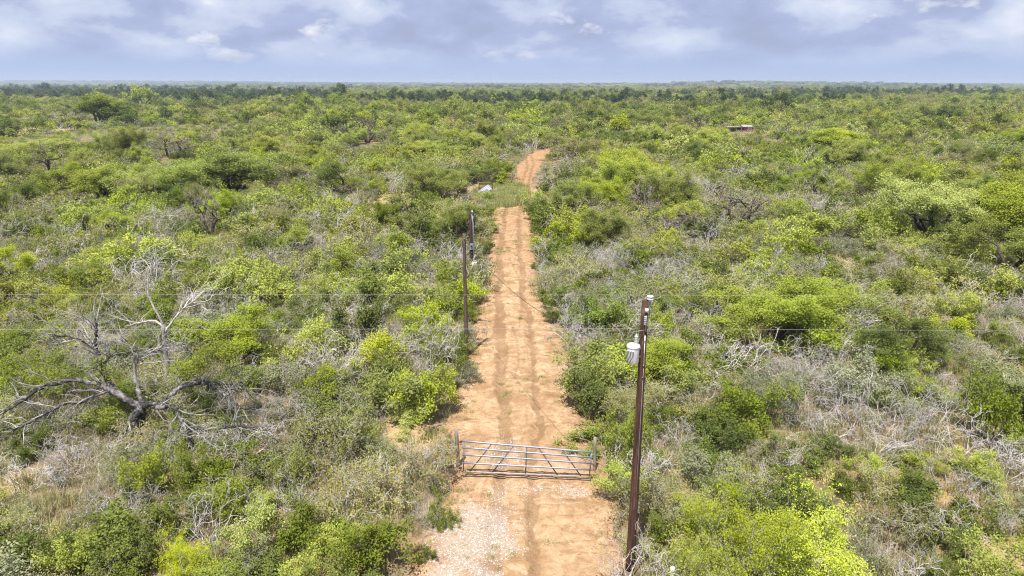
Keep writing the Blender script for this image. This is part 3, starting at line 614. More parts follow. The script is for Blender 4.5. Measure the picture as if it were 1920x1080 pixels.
# ------------------------------------------------------------------ the big dead tree
def dead_tree():
    Y0 = DEAD_C.y
    root = thing('dead_mesquite_tree', 'big dead mesquite with charred black limbs and pale broken branches', 'tree', (DEAD_C.x, Y0, 0))
    def P(px, py, dy): q = atY(px, py, Y0 + dy); return np.array((q.x - DEAD_C.x, q.y - Y0, max(q.z, 0.03)))
    def jit(pts, rad, n=4, a=0.05, rng=np.random.default_rng(3)):
        pts = np.array(pts); t = np.linspace(0, len(pts) - 1, (len(pts) - 1) * n + 1); o = np.stack([np.interp(t, np.arange(len(pts)), pts[:, k]) for k in range(3)], 1)
        k = np.array((0.25, 0.5, 0.25)); s = o.copy()
        for _ in range(3): s[1:-1] = k[0] * s[:-2] + k[1] * s[1:-1] + k[2] * s[2:]
        s[1:-1] += rng.normal(0, a * 0.5, s[1:-1].shape)
        return s, np.interp(t, np.arange(len(pts)), rad) * (1 + rng.normal(0, 0.07, len(t)))
    trunk = [([(258, 818, 0), (262, 790, 0), (268, 762, 0.1)], [0.20, 0.17, 0.15]), ([(245, 830, -0.3), (250, 795, -0.1), (266, 764, 0.05)], [0.12, 0.12, 0.1]), ([(232, 815, 0.1), (245, 785, 0.1), (264, 760, 0.1)], [0.08, 0.09, 0.09])]
    limbs = [  # (photo pixels with forward offset), radii
     ([(268, 764, 0.1), (235, 748, 0.2), (205, 730, 0.3), (175, 717, 0.2), (135, 713, 0), (85, 722, -0.3), (45, 748, -0.6), (2, 775, -0.9)], [.14, .13, .11, .095, .085, .07, .055, .04]),
     ([(235, 748, 0.2), (208, 725, 0.5), (195, 700, 0.9), (190, 675, 1.1), (178, 655, 1.2), (180, 625, 1.2), (179, 597, 1.2)], [.12, .12, .11, .09, .08, .07, .05]),
     ([(178, 655, 1.2), (155, 637, 1.4), (128, 633, 1.5), (102, 627, 1.6)], [.07, .055, .045, .03]),
     ([(193, 690, 1.0), (200, 672, 1.0), (218, 663, 0.8)], [.06, .05, .035]), ([(190, 695, 1.0), (165, 688, 1.1), (140, 680, 1.2), (115, 677, 1.3)], [.05, .04, .03, .02]),
     ([(262, 772, -0.1), (245, 790, -0.5), (228, 815, -1.0), (205, 840, -1.5)], [.09, .08, .06, .04]),
     ([(160, 752, -0.4), (120, 758, -0.5), (85, 775, -0.8), (50, 797, -1.2), (22, 808, -1.4)], [.05, .05, .045, .035, .02]),
     ([(205, 732, 0.3), (160, 752, -0.4)], [.05, .05]),
     ([(268, 764, 0.1), (285, 755, -0.1), (300, 765, -0.4), (325, 760, -0.7), (345, 790, -1.0), (355, 830, -1.5)], [.12, .11, .1, .085, .06, .03]),
     ([(300, 765, -0.4), (315, 745, 0), (340, 725, 0.3), (365, 718, 0.4), (400, 720, 0.3), (425, 745, 0), (450, 765, -0.4), (480, 768, -0.5)], [.09, .09, .09, .08, .065, .05, .035, .02]),
     ([(325, 760, -0.7), (350, 800, -1.0), (400, 805, -1.2), (455, 798, -1.3), (505, 815, -1.6), (530, 835, -1.8)], [.06, .055, .045, .035, .025, .015]),
     ([(268, 760, 0.1), (258, 735, 0.4), (252, 700, 0.8), (255, 672, 1.0), (285, 660, 1.2), (300, 655, 1.3)], [.09, .08, .07, .06, .045, .03]),
     ([(255, 672, 1.0), (245, 650, 1.1), (232, 635, 1.1)], [.045, .035, .02]),
     ([(365, 718, 0.4), (395, 715, 0.6), (440, 722, 0.8), (485, 740, 0.9)], [.05, .045, .035, .02])]
    mb = MB(); ends = []
    for pts, rad in trunk:
        p, r = jit([P(*q) for q in pts], rad, 5, 0.02); p[0, 2] = -0.05; mb.sweep(p, r, 10, cap=True)
    mb.build('trunk', M['bark_dead'], root)
    rng = np.random.default_rng(12)
    TW = dict(nseg=(4, 4, 3), wig=(0.25, 0.32, 0.4), up=(-0.04, -0.06, -0.06), tap=(0.7, 0.8, 0.9), kids=(3, 3), t0=(0.3, 0.2), ang=(0.4, 1.0), len=(0.5, 0.75), leaf_from=1)
    tips = []
    for pts, rad in limbs:
        p, r = jit([P(*q) for q in pts], rad, 5, 0.05, rng)
        m = MB(); m.sweep(p, r, 8); lim = m.build('limb', M['bark_dead'], root)
        lines = []; n = len(p)
        for k in range(int(4 + n * 0.35)):
            i = int(rng.uniform(0.35, 1.0) * (n - 1)); i = min(i, n - 1); d = unit(p[min(i + 1, n - 1)] - p[max(i - 1, 0)]); a = unit(rng.normal(0, 1, 3)); d = unit(d + a * 0.8)
            if k == 0: i = n - 1; d = unit(p[-1] - p[-3])
            grow(rng, p[i], d, rng.uniform(0.7, 1.7), min(r[i] * 0.6, 0.03) + 0.004, 0, TW, lines, tips)
        lines = [(dd, q, [max(z, 0.006) for z in rr]) for dd, q, rr in lines]
        v, f = wood_arrays(lines, (5, 4, 3)); link('twig', mesh_from('twig', v, f, [M['twig_dead']], None, True), lim)
    # live sprigs on some of the ends
    spr = []
    for (px, py, dy, n) in [(35, 720, 0.4, 14), (75, 700, 0.6, 12), (130, 690, 0.9, 10), (110, 665, 1.0, 6), (185, 700, 0.4, 8), (400, 650, 0.8, 14), (370, 680, 0.5, 10), (430, 665, 0.8, 8), (20, 690, 0.3, 8), (330, 690, 0.6, 8), (200, 790, -0.5, 8)]:
        c = P(px, py, dy); spr += [c + rng.normal(0, 0.25, 3) for _ in range(n)]
    V, F, lv = leaf_arrays(rng, spr, 13000, 0.2, 0.055, 0.017, clump=0.8)
    link('foliage', mesh_from('sprigs', V, F, [M['lime']], None, False, lv), root)
    OCC.append((DEAD_C.x, Y0, 1.1))
    # pale snag behind it
    b = G(318, 735); Y1 = b.y
    sn = thing('dead_snag', 'pale barkless snag forking behind the big dead tree', 'tree', (b.x, Y1, 0))
    def Q(px, py, dy): q = atY(px, py, Y1 + dy); return np.array((q.x - b.x, q.y - Y1, max(q.z, -0.05)))
    for nm, pts, rad in [('trunk', [(318, 737, 0), (314, 690, 0), (311, 650, 0), (305, 608, 0)], [.12, .11, .10, .085]), ('limb', [(308, 625, 0), (325, 600, 0.2), (350, 572, 0.5), (382, 545, 0.8)], [.06, .05, .035, .02]),
                         ('limb', [(305, 610, 0), (290, 600, 0.2), (262, 605, 0.3), (235, 612, 0.3)], [.06, .05, .04, .02]), ('limb', [(305, 608, 0), (280, 560, 0.6), (275, 525, 0.9), (290, 495, 1.2)], [.055, .045, .035, .02])]:
        p, r = jit([Q(*q) for q in pts], rad, 5, 0.03, rng); m = MB(); m.sweep(p, r, 8); o = m.build(nm, M['bark_grey'], sn)
        if nm == 'limb':
            lines = []
            for k in range(7):
                i = int(rng.uniform(0.3, 1) * (len(p) - 1)); grow(rng, p[i], unit(p[-1] - p[0] + rng.normal(0, 0.9, 3)), rng.uniform(0.8, 1.8), 0.02, 0, dict(TW, up=(0.02, 0, -0.02)), lines, tips)
            lines = [(dd, q, [max(z, 0.006) for z in rr]) for dd, q, rr in lines]
            v, f = wood_arrays(lines, (5, 4, 3)); link('twig', mesh_from('twig', v, f, [M['twig']], None, True), o)

# ------------------------------------------------------------------ gate
def gate():
    BL = G(866, 884, 0.30); BR = G(1108, 894, 0.24)
    TL = atY(867, 827, BL.y); TR = atY(1112, 848, BR.y - 0.02)
    TRl = (TR - BR).length; TLl = (TL - BL).length
    root = thing('metal_gate', 'five-bar galvanised tube gate closed across the dirt road', 'gate', (BL.x, BL.y, 0))
    o = Vector((BL.x, BL.y, 0))
    def P(u, v): return (BL.lerp(BR, u).lerp(TL.lerp(TR, u), v)) - o
    hts = [0.0, 0.29, 0.56, 0.79, 1.0]
    for i, v in enumerate(hts):
        m = MB(); m.sweep([P(u, v) for u in np.linspace(0, 1, 9)], 0.034, 12); m.build('rail', M['galv'] if i else M['galv_dusty'], root)
    for u in (0.012, 0.988):
        m = MB(); m.sweep([P(u, 0.0), P(u, 1.0)], 0.026, 10); m.build('end_post', M['galv'], root)
    off = Vector((0, -0.03, 0.0))
    def brace(u0, u1):
        m = MB(); a, b = P(u0, 0.0), P(u1, 0.99); m.sweep([a, b], 0.022, 8); m.build('brace', M['brace'], root)
    for u0, u1 in ((0.06, 0.225), (0.235, 0.395), (0.495, 0.495), (0.745, 0.585), (0.925, 0.765)): brace(u0, u1)
    for v in (0.12, 0.97):
        m = MB(); m.box(P(-0.012, v), (0.10, 0.05, 0.06)); m.build('hinge', M['rust'], root, False)
    m = MB()
    for k in range(7): a = P(1.0 + 0.006 * k, 0.52 - 0.02 * k); m.sweep([a + Vector((0.02 * math.cos(t), 0.012, 0.03 * math.sin(t))) for t in np.linspace(0, 6.28, 9)], 0.007, 5, cap=False)
    m.build('chain', M['rust'], root)
    return BL, BR
def posts(BL, BR):
    b = G(859, 884); t = atY(858, 803, b.y)
    def post(px, pyb, pyt, r, label):
        b = G(px, pyb); h = atY(px, pyt, b.y).z
        rt = thing('gate_post', label, 'post', (b.x, b.y, 0))
        m = MB(); a = np.linspace(0, 1, 6); m.sweep([(0.012 * math.sin(5 * q), 0, -0.2 + q * (h + 0.2)) for q in a], r * (1.05 - 0.1 * a), 12); m.build('shaft', M['post'], rt)
        m = MB(); m.lathe([(r * 1.1, h * 0.62), (r * 1.1, h * 0.62 + 0.035)], (0, 0, 0), 12); m.build('wire_tie', M['steel'], rt)
        OCC.append((b.x, b.y, 0.35))
    post(858, 874, 803, 0.075, 'weathered grey-green wooden gate post at the hinge end')
    post(1114, 882, 820, 0.062, 'slim weathered gate post at the chained end')

# ------------------------------------------------------------------ poles, transformer, lines
def tube(name, pts, r, mat, parent, sides=8):
    m = MB(); m.sweep(pts, r, sides); return m.build(name, mat, parent)
def utility():
    b = POLE_C; top = atY(1206, 563, b.y).z
    root = thing('utility_pole', 'tall dark reddish wooden utility pole carrying the transformer', 'utility pole', (b.x, b.y, 0))
    a = np.linspace(0, 1, 14)
    sh = tube('shaft', [(0.01 * math.sin(4 * q), 0.008 * math.sin(7 * q), -0.4 + q * (top + 0.4)) for q in a], 0.135 - 0.047 * a, M['pole'], root, 18)
    # line insulator on its bracket, right of the pole top
    ins = MB(); x = 0.115
    ins.lathe([(0.0, top - 0.02), (0.045, top - 0.02), (0.05, top + 0.02), (0.085, top + 0.03), (0.088, top + 0.06), (0.06, top + 0.075), (0.06, top + 0.085), (0.088, top + 0.095), (0.088, top + 0.125), (0.055, top + 0.14), (0.0, top + 0.145)], (x, -0.02, 0), 18)
    io = ins.build('line_insulator', M['porcelain'], root)
    tube('pin_bracket', [(x, -0.02, top - 0.42), (x, -0.02, top + 0.0)], 0.016, M['galv'], io)
    # fused cutout on the face
    cu = MB(); cu.lathe([(0.0, top - 0.28), (0.05, top - 0.27), (0.055, top - 0.22), (0.05, top - 0.18), (0.0, top - 0.17)], (0.02, -0.16, 0), 14); co = cu.build('surge_arrester', M['porcelain'], root)
    tube('bracket', [(0.0, -0.06, top - 0.24), (0.02, -0.16, top - 0.24)], 0.014, M['steel'], co)
    cz = top - 0.62
    m = MB()
    for k in range(5): m.lathe([(0.02, cz + 0.05 * k), (0.045, cz + 0.05 * k + 0.015), (0.02, cz + 0.05 * k + 0.035)], (-0.005, -0.17, 0), 14)
    fo = m.build('fuse_cutout', M['porcelain'], root)
    tube('fuse_tube', [(0.012, -0.215, cz - 0.18), (0.0, -0.2, cz + 0.26)], 0.016, M['steel'], fo)
    tube('mounting_arm', [(0, -0.05, cz + 0.1), (-0.005, -0.17, cz + 0.1)], 0.018, M['steel'], fo)
    tube('ground_wire_guard', [(0.03, -0.125, top - 1.75), (0.02, -0.115, top - 0.95)], 0.013, M['white'], root)
    tube('ground_wire', [(0.03, -0.135, 0.0), (0.03, -0.13, top - 1.7)], 0.006, M['steel'], root, 5)
    nz = top - 0.86
    m = MB(); m.lathe([(0.0, nz - 0.05), (0.04, nz - 0.04), (0.03, nz), (0.04, nz + 0.04), (0.0, nz + 0.05)], (0.0, 0.14, 0), 12); m.build('neutral_spool', M['porcelain'], root)
    for k in range(4):
        m = MB(); z = top - 1.1 - 0.35 * k; m.sweep([(0.02, -0.16, z), (0.02, -0.09, z)], 0.014, 6); m.build('bolt', M['steel'], root)
    OCC.append((b.x, b.y, 0.5))
    # transformer
    tz1 = atY(1187, 643, b.y - 0.1).z; tz0 = atY(1187, 682, b.y - 0.35).z; tx = atY(1187, 660, b.y - 0.2).x
    r = 0.165; ty = b.y - 0.20; cz0 = tz0 - 0.02; hgt = tz1 - 0.02 - cz0
    tr = thing('pole_transformer', 'light grey can-shaped transformer bolted to the utility pole', 'transformer', (tx, ty, cz0))
    m = MB(); m.lathe([(0, 0), (r * 0.9, 0), (r, 0.03), (r, hgt - 0.05), (r * 1.0, hgt - 0.03)], (0, 0, 0), 32); tank = m.build('tank', M['tank'], tr)
    m = MB(); m.lathe([(r * 1.01, hgt - 0.06), (r * 1.09, hgt - 0.05), (r * 1.09, hgt - 0.02), (r * 0.95, hgt + 0.015), (r * 0.4, hgt + 0.045), (0, hgt + 0.05)], (0, 0, 0), 32); m.build('lid', M['white'], tr)
    m = MB(); bx, by = 0.075, 0.04
    prof = [(0.0, hgt + 0.02)]
    for k in range(5): zz = hgt + 0.03 + 0.045 * k; prof += [(0.036, zz), (0.058, zz + 0.015), (0.036, zz + 0.03)]
    prof += [(0.02, hgt + 0.26), (0.02, hgt + 0.30), (0, hgt + 0.30)]
    m.lathe(prof, (bx, by, 0), 16); bo = m.build('bushing', M['porcelain'], tr)
    jt = Vector((b.x - tx, b.y - ty - 0.17, cz - cz0 - 0.15))
    tube('jumper_wire', [(bx, by, hgt + 0.29), (bx - 0.02, by, hgt + 0.36), (bx + 0.06, by, hgt + 0.38), jt], 0.008, M['steel'], bo, 6)
    dx, dy = (b.x - tx), (b.y - ty)
    for z in (0.12, hgt - 0.14):
        m = MB(); m.box((dx * 0.62, dy * 0.62, z), (0.07, 0.24, 0.06), Matrix.Rotation(-math.atan2(dx, dy), 3, 'Z')); m.build('mounting_lug', M['steel'], tr, False)
    for k, ta in enumerate((-2.5, -2.1, -1.75)):
        m = MB(); z = hgt * 0.74; m.sweep([(r * 0.95 * math.cos(ta), r * 0.95 * math.sin(ta), z), (r * 1.28 * math.cos(ta), r * 1.28 * math.sin(ta), z + 0.02)], 0.022, 10); tm = m.build('low_voltage_terminal', M['porcelain'], tr)
        m = MB(); q = Vector((r * 1.3 * math.cos(ta), r * 1.3 * math.sin(ta), z + 0.02)); m.sweep([q, q + Vector((-0.01, -0.02, -0.14)), q + Vector((-0.05, 0.03, -0.27)), (r * 1.05 * math.cos(ta - 0.5), r * 1.05 * math.sin(ta - 0.5), z - 0.34)], 0.008, 6); m.build('lead', M['dark'], tm)
    m = MB()
    for zz in (0.14, 0.20):
        th = np.linspace(-0.62, -0.30, 5)
        for i in range(4):
            v = [(1.005 * r * math.cos(th[i]), 1.005 * r * math.sin(th[i]), zz), (1.005 * r * math.cos(th[i + 1]), 1.005 * r * math.sin(th[i + 1]), zz), (1.005 * r * math.cos(th[i + 1]), 1.005 * r * math.sin(th[i + 1]), zz + 0.055), (1.005 * r * math.cos(th[i]), 1.005 * r * math.sin(th[i]), zz + 0.055)]
            m.add(v, [(0, 1, 2, 3)])
    m.build('sticker', M['sticker'], tr, False)
    # line wires, along the pole row
    def wire(label, z, y, dl, dr, sag=0.25, nm='overhead_wire', r=0.0028):
        xs = np.linspace(-75, 75, 121); dx = xs - b.x
        zz = z + np.where(dx < 0, dl * -dx / 17.0, dr * dx / 12.0) - 0.0 * dx
        w = thing(nm, label, 'wire', (b.x, y, 0)); tube('strand', [(q, 0, k) for q, k in zip(dx, zz)], r, M['wire'], w, 6)
    wire('upper bare overhead wire running over the pole-top insulator', top + 0.15, b.y - 0.02, 0.015, -0.07)
    wire('lower bare overhead wire passing behind the transformer bushing', nz, b.y + 0.18, -0.03, -0.075)
    # second pole, the meter pole, and the service drop
    p2 = G(875, 668); h2 = atY(863, 438, p2.y).z
    r2 = thing('wooden_pole', 'plain weathered brown wooden pole at the left road verge', 'pole', (p2.x, p2.y, 0))
    tube('shaft', [(0.01 * math.sin(6 * q), 0, -0.3 + q * (h2 + 0.3)) for q in a], 0.118 - 0.035 * a, M['pole_grey'], r2, 14)
    tube('cable_clamp', [(0.0, -0.1, h2 - 0.22), (0.03, -0.16, h2 - 0.22)], 0.02, M['steel'], r2)
    OCC.append((p2.x, p2.y, 0.2))
    p3 = G(884, 497); h3 = atY(882, 397, p3.y).z
    r3 = thing('meter_pole', 'short dark pole with a grey conduit and meter box', 'pole', (p3.x, p3.y, 0))
    tube('shaft', [(0.0, 0, -0.3 + q * (h3 + 0.3)) for q in a], 0.14 - 0.03 * a, M['pole'], r3, 14)
    cn = tube('conduit', [(0.19, -0.06, 0.0), (0.19, -0.06, h3 * 0.78), (0.15, -0.05, h3 * 0.83), (0.10, -0.05, h3 * 0.98)], 0.06, M['conduit'], r3)
    tube('weatherhead', [(0.10, -0.05, h3 * 0.97), (0.13, -0.1, h3 * 1.02), (0.16, -0.17, h3 * 0.99)], 0.075, M['conduit'], cn)
    m = MB(); m.box((0.05, -0.2, 1.55), (0.28, 0.14, 0.46)); mb_ = m.build('meter_box', M['conduit'], r3, False)
    m = MB(); m.lathe([(0.085, 0), (0.085, 0.05), (0.05, 0.09), (0, 0.1)], (0, 0, 0), 16); g = m.build('meter', M['glass'], mb_); g.location = (0.05, -0.27, 1.62); g.rotation_euler = (math.pi / 2, 0, 0)
    m = MB(); m.box((0.2, -0.25, 0.12), (0.5, 0.42, 0.30)); m.build('footing', M['white'], r3, False)
    OCC.append((p3.x, p3.y, 0.5))
    A = Vector((tx - 0.16, ty, cz0 + hgt * 0.74)); B = Vector((p2.x + 0.03, p2.y - 0.14, h2 - 0.22))
    def drop(A, B, sag, label):
        w = thing('service_cable', label, 'cable', (A.x, A.y, 0)); t = np.linspace(0, 1, 50)
        pts = [A.lerp(B, q) - Vector((A.x, A.y, 0)) - Vector((0, 0, 4 * sag * q * (1 - q))) for q in t]
        for k in range(3): tube('strand', [p + Vector((0.006 * math.cos(i * 1.3 + k * 2.1), 0.0, 0.006 * math.sin(i * 1.3 + k * 2.1))) for i, p in enumerate(pts)], 0.005, M['cable'], w, 5)
    drop(A, B, 0.85, 'dark twisted service cable sagging from the transformer over the road')
    drop(B + Vector((0, 0.2, 0)), Vector((p3.x + 0.14, p3.y - 0.15, h3 * 0.99)), 0.2, 'short dark cable linking the two weathered poles')
    # white marker post
    mp = G(1257, 1118); mh = atY(1257, 1063, mp.y).z
    w = thing('marker_post', 'white capped plastic marker post near the utility pole', 'post', (mp.x, mp.y, 0))
    tube('shaft', [(0, 0, -0.1), (0, 0, mh - 0.16)], 0.052, M['white'], w, 16)
    m = MB(); m.lathe([(0.052, mh - 0.19), (0.066, mh - 0.185), (0.066, mh - 0.03), (0.058, mh - 0.008), (0, mh)], (0, 0, 0), 18); m.build('cap', M['white'], w)
    OCC.append((mp.x, mp.y, 0.45))
    for k, (x0, y0, x1, y1) in enumerate([(1152, 1092, 1172, 1046), (1176, 1090, 1206, 1026)]):
        q0 = G(x0, y0, 0.03); q1 = atY(x1, y1, q0.y + 0.55 + 0.2 * k)
        br = thing('dead_branch', 'pale bare stick leaning at the foot of the utility pole', 'branch', (q0.x, q0.y, 0), group='sticks leaning on the utility pole')
        d = q1 - q0; pts = [Vector((0, 0, 0.03)) + d * t + Vector((0.02 * math.sin(9 * t + k), 0, 0.02 * math.cos(7 * t))) for t in np.linspace(0, 1, 9)]
        tube('stick', pts, np.linspace(0.028, 0.012, 9), M['bark_grey'], br, 7)
        e = pts[6]; tube('fork', [e, e + Vector((0.12 - 0.2 * k, 0.05, 0.18)), e + Vector((0.2 - 0.36 * k, 0.1, 0.26))], [0.012, 0.009, 0.006], M['bark_grey'], br, 6)

# ------------------------------------------------------------------ far building and scrap
def building():
    c = G(1398, 246); L_, W_, h = 10.2, 4.6, 2.6; zt = atY(1398, 235, c.y).z; lift = max(0.0, zt - 0.5 - h)
    z0 = 0.0; h = zt - 0.35
    root = thing('ranch_building', 'long low maroon building with white metal roof far off in brush', 'building', (c.x, c.y, 0), math.radians(4))
    m = MB(); m.box((1.6, 0, h / 2), (6.6, W_, h)); wl = m.build('wall', M['maroon'], root, False)
    for x in (0.2, 2.6):
        m = MB(); m.box((x, -W_ / 2 - 0.01, h * 0.62), (1.0, 0.06, 0.9)); wo = m.build('window', M['glass'], wl, False)
        m = MB()
        for sx in (-0.53, 0.53): m.box((x + sx, -W_ / 2 - 0.03, h * 0.62), (0.07, 0.08, 1.03))
        for sz in (-0.48, 0.48): m.box((x, -W_ / 2 - 0.03, h * 0.62 + sz), (0.99, 0.08, 0.07))
        m.build('frame', M['white'], wo, False)
    m = MB(); m.box((4.2, -W_ / 2 - 0.015, h * 0.36), (0.9, 0.07, 2.0)); m.build('door', M['white'], wl, False)
    m = MB(); e = W_ / 2 + 0.35
    x0, x1 = -1.95, 5.2
    rv = [(x0, -e, h), (x1, -e, h), (x1, 0, h + 0.42), (x0, 0, h + 0.42), (x0, e, h), (x1, e, h)]; rv += [(x, y, z + 0.09) for x, y, z in rv]
    m.add(rv, [(6, 7, 8, 9), (9, 8, 11, 10), (0, 3, 2, 1), (3, 4, 5, 2), (0, 1, 7, 6), (4, 10, 11, 5), (0, 6, 9, 3), (3, 9, 10, 4), (1, 2, 8, 7), (2, 5, 11, 8)]); m.build('roof', M['roof_white'], root, False)
    # open carport at its left end
    m = MB(); m.box((-4.0, 0, h - 0.02), (4.0, W_, 0.09)); cp = m.build('carport_roof', M['roof_white'], root, False)
    for sx in (-5.85, -2.2):
        for sy in (-W_ / 2 + 0.15, W_ / 2 - 0.15):
            m = MB(); m.sweep([(sx, sy, 0), (sx, sy, h - 0.06)], 0.06, 8); m.build('carport_post', M['galv'], cp)
    OCC.append((c.x, c.y - 2, 4.5)); OCC.append((c.x - 4, c.y - 2, 3.5)); OCC.append((c.x + 4, c.y - 2, 3.5))
def scrap():
    c = G(906, 362)
    def panel(label, a, b, w, mat, rib=True):
        a = Vector(a); b = Vector(b); d = (b - a); u = d.normalized(); s = u.cross(Vector((0.15, -0.75, 0.6))).normalized(); n = s.cross(u)
        t = thing('scrap_metal_sheet', label, 'sheet metal', (a.x, a.y, 0)); o = Vector((a.x, a.y, 0))
        N_ = 9; V = []
        for k in range(N_):
            q = (k / (N_ - 1) - 0.5) * w; hgt = 0.035 * (k % 2)
            for e in (a, b): V.append(e - o + s * q + n * hgt)
        for k in range(N_):
            q = (k / (N_ - 1) - 0.5) * w; hgt = 0.035 * (k % 2) - 0.012
            for e in (a, b): V.append(e - o + s * q + n * hgt)
        F = [(2 * k, 2 * k + 1, 2 * k + 3, 2 * k + 2) for k in range(N_ - 1)] + [(2 * k + 2 + 2 * N_, 2 * k + 3 + 2 * N_, 2 * k + 1 + 2 * N_, 2 * k + 2 * N_) for k in range(N_ - 1)]
        F += [(0, 2 * N_, 2 * N_ + 1, 1), (2 * N_ - 2, 2 * N_ - 1, 4 * N_ - 1, 4 * N_ - 2)]
        me = bpy.data.meshes.new('panel'); me.from_pydata([tuple(v) for v in V], [], F); me.materials.append(mat); link('corrugated_sheet', me, t)
        me2 = MB(); me2.sweep([a - o - s * w / 2, b - o - s * w / 2], 0.035, 8); me2.build('edge_tube', M['galv'], t)
    A = G(897, 365, 0.05); B = atY(919, 350, A.y + 0.6)
    panel('silver corrugated sheet leaning highest on the scrap heap', A, B, 0.8, M['sheet'])
    A = G(901, 368, 0.05); B = atY(916, 357, A.y + 1.0)
    panel('short dull metal sheet lying low on the scrap heap', A, B, 0.5, M['galv'])
    # frame they lean on
    q = G(911, 361); t = thing('rusty_rack', 'rusty brown steel rack holding up the metal sheets', 'rack', (q.x, q.y, 0)); hh = 1.15
    for sx in (-0.9, 0.9):
        for sy in (-0.4, 0.5):
            tube('upright', [(sx, sy, 0), (sx, sy, hh)], 0.05, M['rust'], t)
    for sy in (-0.4, 0.5): tube('rail', [(-0.9, sy, hh), (0.9, sy, hh)], 0.05, M['rust'], t)
    m = MB(); m.box((0, 0.05, 0.35), (1.75, 0.8, 0.5)); m.build('bin', M['rust'], t, False)
    OCC.append((q.x, q.y - 1.5, 2.6))
    # crumpled pale sheet
    q = G(926, 361); t = thing('crumpled_sheet', 'pale bluish crumpled plastic sheeting heaped beside the green grass', 'sheeting', (q.x, q.y, 0))
    n = 26; xs = np.linspace(-0.75, 0.75, n); X, Y = np.meshgrid(xs, xs * 0.9); R = np.sqrt((X / 0.75) ** 2 + (Y / 0.68) ** 2)
    Z = 0.42 * (1 - smooth(0.45, 1.15, R)) * (0.75 + 0.5 * fbm(X * 3 + 9, Y * 3, 77)) + 0.16 * np.abs(fbm(X * 6, Y * 6, 81) - 0.5) * 4 * 0.4
    i = np.arange(n - 1)[:, None] * n; j = np.arange(n - 1)[None, :]; F = np.stack([i + j, i + j + 1, i + n + j + 1, i + n + j], -1).reshape(-1, 4)
    link('sheet', mesh_from('sheet', np.stack([X, Y, Z + 0.02], -1).reshape(-1, 3), F, [M['plastic']]), t); OCC.append((q.x, q.y - 1, 1.6))
    # rusty drum lying under the tree
    q = G(866, 362); t = thing('rusty_drum', 'rusty pinkish-brown drum lying on its side under the tree', 'drum', (q.x, q.y, 0), 0.25)
    prof = [(0, -0.6), (0.36, -0.6), (0.38, -0.58), (0.38, -0.22), (0.40, -0.2), (0.38, -0.18), (0.38, 0.18), (0.40, 0.2), (0.38, 0.22), (0.38, 0.58), (0.36, 0.6), (0, 0.6)]
    m = MB(); m.lathe(prof, (0, 0, 0), 22); d = m.build('drum_shell', plain('drum_rust', (0.17, 0.105, 0.09), 0.8, 0.2, 0, 0.35, 5), t); d.rotation_euler = (0, math.pi / 2, 0); d.location = (0, 0, 0.40)
    for sx in (-0.3, 0.3):
        m = MB(); m.box((sx, 0, 0.03), (0.12, 0.8, 0.1)); m.build('skid', M['rust'], t, False)
    OCC.append((q.x, q.y - 1.5, 2.0))

BL, BR = gate(); posts(BL, BR); utility(); building(); scrap(); dead_tree()
for sp, v, px, py, w, lab, top in HERO_T: hero(sp, v, px, py, w, lab, top=top)

# ------------------------------------------------------------------ the brush all round
rs = np.random.default_rng(20)
def cells(y0, y1, s, margin=10.0):
    ny = int((y1 - y0) / s); out = []
    for k in range(ny):
        y = y0 + (k + 0.5) * s; hw = 0.80 * (y * ct + H * st) + margin if y < 400 else 0.80 * y + 20; nx = int(2 * hw / s)
        x = -hw + (np.arange(nx) + 0.5 * (k % 2)) * s
        out.append(np.stack([x, np.full(nx, y)], 1))
    p = np.vstack(out); return p + rs.uniform(-0.48, 0.48, p.shape) * s
LOWZ = [ell(1005, 318, 120, 74), ell(187, 224, 170, 26), ell(215, 262, 470, 56), ell(1392, 262, 130, 40), ell(880, 385, 130, 40), ell(690, 285, 90, 30), ell(325, 315, 90, 30)]
def low(p):
    m = np.zeros(len(p), bool)
    for cx, cy, a, b in LOWZ: m |= ((p[:, 0] - cx) / a) ** 2 + ((p[:, 1] - cy) / b) ** 2 < 1
    return m
OCCA = np.array(OCC)
def free(p, rad, occ=True):
    m = (road_dist(p[:, 0], p[:, 1]) > rad * 0.62 - 0.15) & (clear_amt(p[:, 0], p[:, 1]) < 0.5)
    if occ:
        for x, y, r in OCCA: m &= np.hypot(p[:, 0] - x, p[:, 1] - y) > r
    return m
def choose(p, table, seed):                   # species by drifting noise fields
    names = list(table); sc_ = np.zeros((len(p), len(names)))
    for k, nm in enumerate(names):
        w, f = table[nm]; sc_[:, k] = math.log(w) + 4.2 * (fbm(p[:, 0] / f, p[:, 1] / f, seed + k * 5, 2) - 0.5) + rs.gumbel(0, 0.75, len(p))
    return np.array(names)[sc_.argmax(1)]
STUFF = {}
def to_stuff(name, sp, v, lod, x, y, sx, sz, rz): STUFF.setdefault(name, []).append((sp, v, lod, x, y, sx, sz, rz))

